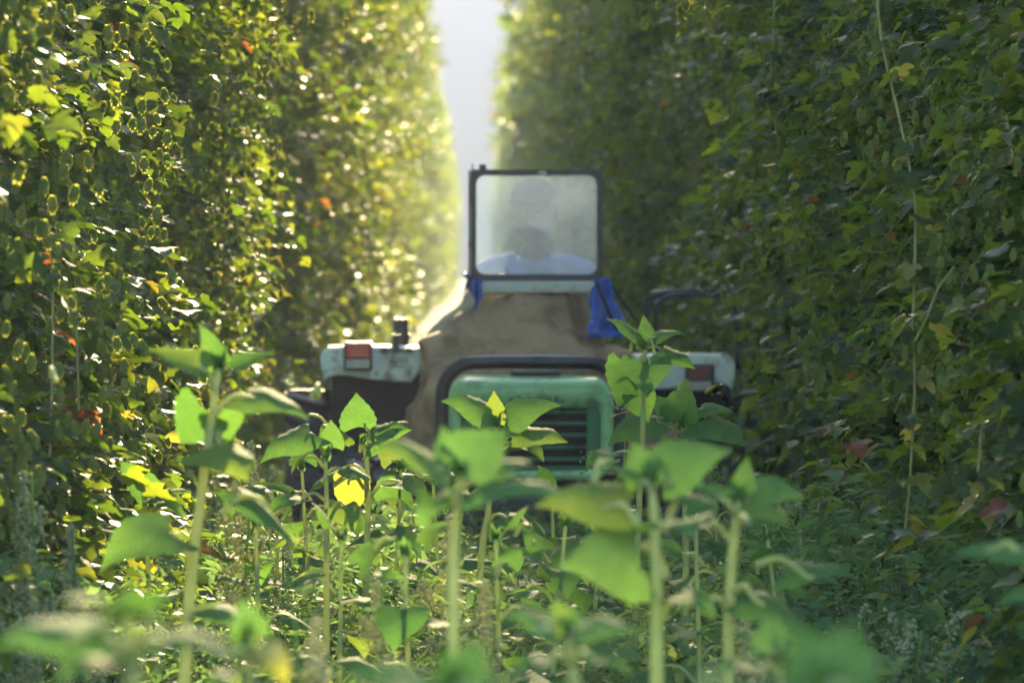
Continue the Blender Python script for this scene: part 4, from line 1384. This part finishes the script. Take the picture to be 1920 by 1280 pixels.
# ------------------------------------------------------------------ weeds
OCT_V = np.array([(1, 0, 0), (-1, 0, 0), (0, 1, 0), (0, -1, 0), (0, 0, 1), (0, 0, -1)], float)
OCT_F = np.array([(0, 2, 4), (2, 1, 4), (1, 3, 4), (3, 0, 4), (2, 0, 5), (1, 2, 5), (3, 1, 5), (0, 3, 5)])
LN_V = np.array([(0, 0, 0), (.13, .3, .04), (-.13, .3, .04), (0, .38, -.02), (.10, .65, .0), (-.10, .65, .0), (0, 1, -.18)], float)
LN_F = np.array([(0, 1, 3), (0, 3, 2), (1, 4, 3), (2, 3, 5), (3, 4, 6), (3, 6, 5)])
HT_V, HT_F = hop_leaf(False)
HT_V = HT_V * np.array([1, 1, 1.0])
# a plain heart-shaped small leaf
def heart_small():
    half = [(.22, -.14), (.42, .05), (.40, .32), (.24, .65)]
    V = [(0, 0, 0), (0, .45, -.05), (0, 1, -.2)]
    F = []
    for s in (1, -1):
        b = len(V)
        V += [(s * x, y, .12 * x - .12 * y * y) for x, y in half]
        ch = [0] + list(range(b, b + 4)) + [2]
        for i in range(5):
            F.append((1, ch[i], ch[i + 1]) if s > 0 else (1, ch[i + 1], ch[i]))
    return np.array(V), np.array(F)
HS_V, HS_F = heart_small()

def goosefoot(seed, H=1.0, fine=True):
    """upright weed: stem, lance leaves, granular seed spikes. Returns stem, leaves, spikes; unit height H"""
    g = np.random.default_rng(seed)
    stems = [tube(smooth_path([(0, 0, 0), (g.normal(0, .02) * H, g.normal(0, .02) * H, .5 * H), (g.normal(0, .04) * H, g.normal(0, .04) * H, H)], 8), np.linspace(.006, .0025, 8) if fine else np.linspace(.005, .003, 8), 5 if fine else 3, False)]
    LP, LD, LS, SP, SS = [], [], [], [], []
    axes = [((0, 0, .62 * H), (0, 0, H), .022)]
    nb = 13 if fine else 6
    for i in range(nb):
        z = H * (.22 + .6 * i / nb); a = i * 2.4 + g.random()
        ln = H * g.uniform(.10, .22) * (1.15 - z / H * .6)
        p0 = np.array([0, 0, z]); p1 = p0 + np.array([math.cos(a) * ln * .6, math.sin(a) * ln * .6, ln])
        stems.append(tube(np.array([p0, (p0 + p1) / 2 + [0, 0, -.01], p1]), .002, 3, False))
        axes.append((p0 * .4 + p1 * .6, p1, .013))
        for k in range(3):
            q = p0 + (p1 - p0) * g.uniform(0, .8); b = a + g.normal(0, .6)
            LP.append(q); LD.append((math.cos(b), math.sin(b), g.normal(.1, .4))); LS.append(g.uniform(.025, .06))
    for p0, p1, w in axes:
        p0, p1 = np.array(p0), np.array(p1)
        L = np.linalg.norm(p1 - p0); n = int((420 if fine else 190) * L / .3) + 6
        t = g.random(n)
        SP.append(p0 + (p1 - p0) * t[:, None] + g.normal(0, 1, (n, 3)) * (w * (1.1 - .85 * t))[:, None] * np.array([.8, .8, .6]))
        SS.append(g.uniform(.0022, .0048, n) * (1 if fine else 1.15))
        for k in range(3):
            tt = g.random(); b = g.uniform(0, 6.28)
            LP.append(p0 + (p1 - p0) * tt); LD.append((math.cos(b), math.sin(b), .3)); LS.append(g.uniform(.015, .04))
    LP, LD, LS = np.array(LP), np.array(LD, float), np.array(LS)
    leaves = scatter(LN_V, LN_F, frames(LD, np.tile([0, 0, 1.0], (len(LP), 1)), g.normal(0, .4, len(LP))), LS, LP)
    SP = np.concatenate(SP); SS = np.concatenate(SS); n = len(SP)
    d = unit(g.normal(0, 1, (n, 3)))
    spikes = scatter(OCT_V, OCT_F, frames(d, np.tile([.1, .2, 1.0], (n, 1))), SS, SP)
    return join(stems), leaves, spikes

GV = []
for k in range(4):
    st, lv, sp = goosefoot(40 + k, .8)
    a, b, c = mesh_tris('stem', *st), mesh_tris('leaves', *lv), mesh_tris('seed_spikes', *sp)
    a.materials.append(M['weed']); b.materials.append(M['weed']); c.materials.append(M['spike'])
    c2 = c.copy(); c2.materials.clear(); c2.materials.append(M['straw'])
    GV.append((a, b, c, c2))

def weed(label, px, py, D, k, straw=False, rz=0.0):
    top = at(px, py, D)
    root = empty('goosefoot_weed', (top.x, D, 0), rz)
    tag(root, label, 'weed', 'upright weeds with seed spikes')
    s = top.z / .8
    root.scale = (min(1.1, s), min(1.1, s), s)
    a, b, c, c2 = GV[k % 4]
    link('stem', a, root)
    tag(link('leaves', b, root), kind='stuff')
    tag(link('seed_spikes', c2 if straw else c, root), kind='stuff')
for args in [
    ('tall pale weed with seed spikes at the far left edge', 45, 885, 9.1, 0, False),
    ('bushy seed-spiked weed right of the tall one at the left edge', 130, 985, 9.2, 1, False),
    ('short weed spike at the left bottom, below the two tall weeds', 62, 1120, 8.8, 2, False),
    ('straw-coloured weed spike standing before the blurred centre sunflower', 842, 965, 9.4, 3, True),
    ('slim green weed spike behind the tall left sunflower', 468, 830, 12.0, 2, False),
    ('sunlit weed spike just right of the tall left sunflower stem', 442, 905, 10.2, 0, True),
    ('thin weed spike low between the left sunflowers', 540, 1010, 11.2, 1, False),
    ('pale weed spike below the sunflower with the yellow leaf', 618, 1075, 11.0, 3, False),
    ('straw-coloured weed spike low left of the centre foreground', 705, 1095, 8.8, 1, True),
    ('small golden weed spike low in the centre foreground', 910, 1090, 8.8, 2, True),
    ('grey-green weed spike beside the low centre sunflower', 990, 1080, 11.2, 0, False),
    ('bright straw weed spike by the right sunflower stem', 1400, 1140, 8.2, 2, True),
    ('slender weed spike on the open ground right of the sunflowers', 1545, 1050, 12.0, 0, False),
    ('sunlit weed spike in front of the right hop wall', 1712, 1080, 11.4, 1, False),
    ('feathery weed spike at the right beneath the free-hanging shoot', 1655, 1010, 12.4, 3, False),
    ('blurred straw weed spike at the bottom left', 590, 1160, 7.0, 0, True),
    ('small weed spike at the bottom right corner', 1830, 1120, 11.0, 2, False)]:
    weed(*args, rz=random.uniform(0, 6.28))

def flowering_weed(label, px, py, D, seed):
    g = random.Random(seed)
    top = at(px, py, D); H = top.z
    root = empty('flowering_weed', (top.x, D, 0)); tag(root, label, 'weed', 'small flowering weeds')
    p = smooth_path([(g.gauss(0, .03), 0, 0), (g.gauss(0, .02), 0, H * .5), (0, 0, H)], 14)
    link('stem', mesh_tris('stem', *tube(p, np.linspace(.004, .002, 14), 6), smooth=True), root, M['bine'])
    me = bpy.data.meshes.get('heart_leaf')
    if me is None:
        me = mesh_tris('heart_leaf', HS_V, HS_F); me.materials.append(M['weed'])
    for k in range(12):
        z = H * (.3 + .66 * k / 11); a = k * 2.4 + g.random()
        put('leaf', me, root, (.02 * math.cos(a), .02 * math.sin(a), z), (math.cos(a), math.sin(a), g.gauss(-.1, .3)), (0, -.3, 1), g.uniform(.05, .095) * (1.1 - .5 * k / 11))
    n = 90
    P = np.array([[g.gauss(0, .016), g.gauss(0, .016), H - .03 + g.random() * .05] for _ in range(n)])
    d = unit(rng.normal(0, 1, (n, 3)))
    me2 = mesh_tris('flower_cluster', *scatter(OCT_V, OCT_F, frames(d, np.tile([.1, .2, 1.0], (n, 1))), rng.uniform(.002, .0042, n), P))
    link('flower_cluster', me2, root, M['spike'])
flowering_weed('small pale-flowered weed in front of the grille corner', 1113, 860, 12.0, 1)
flowering_weed('pale-flowered weed left of the tall right-hand sunflower', 1176, 745, 11.8, 2)
flowering_weed('low flowering weed in the gap left of the centre blurred sunflower', 770, 905, 11.9, 3)
flowering_weed('low flowering weed at the foot of the right-hand sunflowers', 1475, 960, 12.5, 4)

# ---- the carpet of weeds nobody could count
def carpet():
    g = np.random.default_rng(77)
    small = {'weed': [], 'spike': []}
    # leafy undergrowth: lance and heart leaves on short stems
    def area(n, y0, y1, p=1.0):
        y = y0 + (y1 - y0) * g.random(n) ** p
        x = g.uniform(-1.25, 1.35, n)
        return x, y
    for n, y0, y1, h0, h1, sz in ((72000, 9.5, 17.8, .05, .54, .046), (9000, 17.8, 26, .04, .34, .06), (7000, 26, 70, .03, .26, .11)):
        x, y = area(n, y0, y1)
        patch = np.array([noise.noise(Vector((a * 1.7, b * 1.1, 2))) for a, b in zip(x, y)])
        z = (h0 + (h1 - h0) * g.random(n) ** .8) * (1 + .5 * patch)
        edge = np.clip((np.abs(x - .05) - .55) / .6, 0, 1)
        z = z * (1 + .3 * edge) * np.interp(y, [12, 16.5, 18], [1, .66, .6])
        foot = (np.abs(x - TX) < .98) & (y > TY - .15) & (y < TY + 2.1)
        z[foot] *= .45
        a = g.uniform(0, 6.28, n)
        d = np.stack([np.cos(a), np.sin(a), g.normal(-.05, .4, n)], 1)
        u = unit(np.stack([g.normal(0, .35, n), g.normal(-.1, .35, n), np.ones(n)], 1))
        P = np.stack([x, y, np.maximum(z, .02)], 1)
        S = sz * g.uniform(.5, 1.5, n)
        m = g.random(n) < .8
        small['weed'].append(scatter(LN_V, LN_F, frames(d, u)[m], np.stack([S * .6, S * .85, S * .8], 1)[m], P[m]))
        small['weed'].append(scatter(HS_V, HS_F, frames(d, u)[~m], S[~m], P[~m]))
        # thin stalks
        k = n // 7
        base = P[:k].copy(); base[:, 2] = 0
        tv = np.array([(.0025, 0, 0), (-.0025, 0, 0), (0, 0.0025, 0), (0, 0, 1)], float); tf = np.array([(0, 1, 3), (1, 2, 3), (2, 0, 3)])
        I = np.tile(np.eye(3), (k, 1, 1))
        lean = g.normal(0, .12, (k, 2)); I[:, 0, 2] = lean[:, 0]; I[:, 1, 2] = lean[:, 1]
        small['weed'].append(scatter(tv, tf, I, np.stack([np.ones(k), np.ones(k), P[:k, 2] + .06], 1), base))
    # fine grass blades
    n = 24000
    x, y = area(n, 9.5, 30)
    a = g.uniform(0, 6.28, n); hh = g.uniform(.12, .4, n)
    foot = (np.abs(x - TX) < .98) & (y > TY - .15) & (y < TY + 2.1); hh[foot] *= .4
    tv = np.array([(.5, 0, 0), (-.5, 0, 0), (.3, .12, .55), (-.3, .12, .55), (0, .38, 1)], float); tf = np.array([(0, 1, 3), (0, 3, 2), (2, 3, 4)])
    c, s = np.cos(a), np.sin(a)
    Rm = np.zeros((n, 3, 3)); Rm[:, 0, 0] = c; Rm[:, 0, 1] = -s; Rm[:, 1, 0] = s; Rm[:, 1, 1] = c; Rm[:, 2, 2] = 1
    small['weed'].append(scatter(tv, tf, Rm, np.stack([np.full(n, .006), hh, hh], 1), np.stack([x, y, np.zeros(n)], 1)))
    o = link('undergrowth', mesh_tris('undergrowth', *join(small['weed'])), None, M['weed'])
    tag(o, 'dense low weeds and grass carpeting the lane around the sunflowers', 'undergrowth', kind='stuff')
    # small seed-spiked weeds in the carpet
    tmpl = [goosefoot(60 + k, .42, False) for k in range(4)]
    ss, sl, sp = [], [], []
    n = 1300
    x, y = area(n, 9.8, 19, .9)
    for i in range(n):
        if abs(x[i] - TX) < .98 and y[i] > TY - .2: continue
        k = i % 4; a = g.uniform(0, 6.28); s = g.uniform(.55, 1.25) * (1.15 if x[i] > .75 or x[i] < -.7 else .9)
        Rz = np.array([[math.cos(a), -math.sin(a), 0], [math.sin(a), math.cos(a), 0], [0, 0, 1]])
        for src, dst in zip(tmpl[k], (sl, sl, sp)):
            dst.append((src[0] @ Rz.T * s + np.array([x[i], y[i], 0]), src[1]))
    o = link('spiky_undergrowth', mesh_tris('spiky_undergrowth', *join(sl)), None, M['weed'])
    tag(o, 'stems and narrow leaves of the small seeding weeds in the carpet', 'undergrowth', kind='stuff')
    o = link('seeding_undergrowth', mesh_tris('seeding_undergrowth', *join(sp)), None, M['spike'])
    tag(o, 'pale grainy seed heads scattered through the low weeds', 'undergrowth', kind='stuff')
carpet()

# ------------------------------------------------------------------ hop shoots that hang clear of the rows
def hop_shoot(label, D, pts, nodes, seed, cones=0, red=False, rad=.0032):
    g = random.Random(seed)
    P = [at(x, y, D + dy) for x, y, dy in pts]
    root = empty('hop_shoot', (P[-1].x, P[-1].y, 0))
    tag(root, label, 'hop shoot', 'hop shoots hanging clear of the rows')
    path = smooth_path(P, 40) - np.array(root.location)
    link('stem', mesh_tris('stem', *tube(path, rad, 6), smooth=True), root, M['bine'])
    for (x, y, nl, nc) in nodes:
        c = at(x, y, D) - root.location
        for k in range(nl):
            a = g.uniform(0, 6.28)
            me = near_leaf_r if red and g.random() < .6 else (near_leaf_y if g.random() < .3 else near_leaf_me)
            loc = c + Vector((math.cos(a) * .018, math.sin(a) * .018, g.gauss(0, .02)))
            put('leaf', me, root, loc, (math.cos(a), math.sin(a), g.gauss(-.5, .4)), (g.gauss(0, .3), g.gauss(-.2, .3), 1), g.uniform(.03, .06))
        for k in range(nc):
            loc = c + Vector((g.gauss(0, .022), g.gauss(0, .022), g.gauss(-.01, .03)))
            put('cone', near_cone_me, root, loc, (.1, 1, g.gauss(0, .2)), (g.gauss(0, .2), 0, 1), g.uniform(.026, .036))
hop_shoot('long golden hop shoot hanging free before the right wall', 10.3,
    [(1640, -120, .1), (1650, 60, .05), (1690, 240, 0), (1715, 372, 0), (1716, 470, 0), (1712, 620, 0), (1716, 720, 0), (1708, 880, 0), (1694, 1040, 0)],
    [(1660, 90, 2, 0), (1686, 160, 3, 1), (1700, 290, 4, 3), (1716, 372, 3, 0), (1735, 405, 4, 2), (1714, 520, 4, 0), (1712, 600, 5, 2), (1716, 660, 4, 2), (1708, 690, 4, 0), (1714, 740, 4, 1), (1724, 800, 3, 0), (1690, 840, 3, 0), (1706, 900, 3, 0), (1700, 1000, 2, 0)], 5)
hop_shoot('short shoot heavy with glowing cones on the right wall', 14.0,
    [(1455, -100, .1), (1450, 40, 0), (1448, 150, 0), (1454, 230, 0), (1466, 300, 0)],
    [(1455, 100, 2, 6), (1446, 170, 2, 14), (1470, 185, 1, 8), (1466, 265, 3, 8), (1490, 290, 2, 9), (1460, 310, 1, 7)], 6)
hop_shoot('side shoot with pale leaves branching off the golden hop shoot', 10.25,
    [(1716, 640, 0), (1740, 590, 0), (1760, 540, 0), (1790, 500, .02)],
    [(1745, 580, 3, 1), (1770, 545, 3, 2), (1795, 500, 4, 1), (1690, 640, 3, 3)], 7, rad=.003)
hop_shoot('green climbing string rising from the weeds at the left edge', 10.4,
    [(75, 1100, 0), (86, 960, 0), (94, 840, 0), (98, 700, .05), (100, 480, .1)],
    [(92, 830, 3, 0), (90, 900, 3, 0), (97, 720, 3, 0)], 8)
hop_shoot('withered shoot with orange and red leaves on the left wall', 10.5,
    [(142, 560, .1), (146, 680, 0), (148, 780, 0), (150, 840, 0)],
    [(147, 770, 6, 0), (150, 800, 7, 0), (152, 835, 5, 0)], 9, red=True)
hop_shoot('yellow-leaved shoot hanging at the right edge near the bottom', 9.6,
    [(1842, 780, .05), (1838, 850, 0), (1832, 910, 0)],
    [(1836, 870, 3, 0), (1840, 910, 4, 0)], 10)

# ------------------------------------------------------------------ hill added to keep the sky gap from blowing out, and the air between
def hill():
    g = np.random.default_rng(9)
    xs = np.linspace(-420, 420, 90); ys = np.linspace(560, 800, 26)
    V = []
    for j, y in enumerate(ys):
        t = (y - 560) / 240
        for x in xs:
            h = 56 * math.sin(min(1, t * 1.5) * math.pi / 2) * (1 + .10 * math.sin(x * .011)) * math.exp(-(x / 520) ** 2)
            h += 3.5 * noise.noise(Vector((x * .07, y * .07, 0))) * min(1, t * 4) + 1.6 * noise.noise(Vector((x * .23, y * .23, 4))) * min(1, t * 4)
            V.append((x, y, h - .4 if t > 0 else -.4))
    w = len(xs)
    F = [(j * w + i, j * w + i + 1, (j + 1) * w + i + 1, (j + 1) * w + i) for j in range(len(ys) - 1) for i in range(w - 1)]
    o = link('hill', mesh_tris('hill', V, F, True), None, plain('wooded_slope', (.045, .075, .035), .9, amount=.5, scale=.3, bump=.6, bscale=.8))
    tag(o, 'added hazy wooded hill that tones down the sky gap far behind the hop rows', kind='structure')
hill()
HAZE = .0016
def haze():
    bm = bmesh.new()
    box_bm(bm, (0, 380, 33), (920, 980, 70))
    m, nt, out = new_mat('air_haze')
    v = nd(nt, 'ShaderNodeVolumePrincipled')
    v.inputs['Color'].default_value = (.44, .47, .58, 1)
    v.inputs['Density'].default_value = HAZE
    v.inputs['Anisotropy'].default_value = .0
    nt.links.new(v.outputs[0], out.inputs['Volume'])
    o = link('haze', bm_mesh(bm, 'haze'), None, m)
    tag(o, 'thin bright haze filling the lane', kind='stuff')
haze()
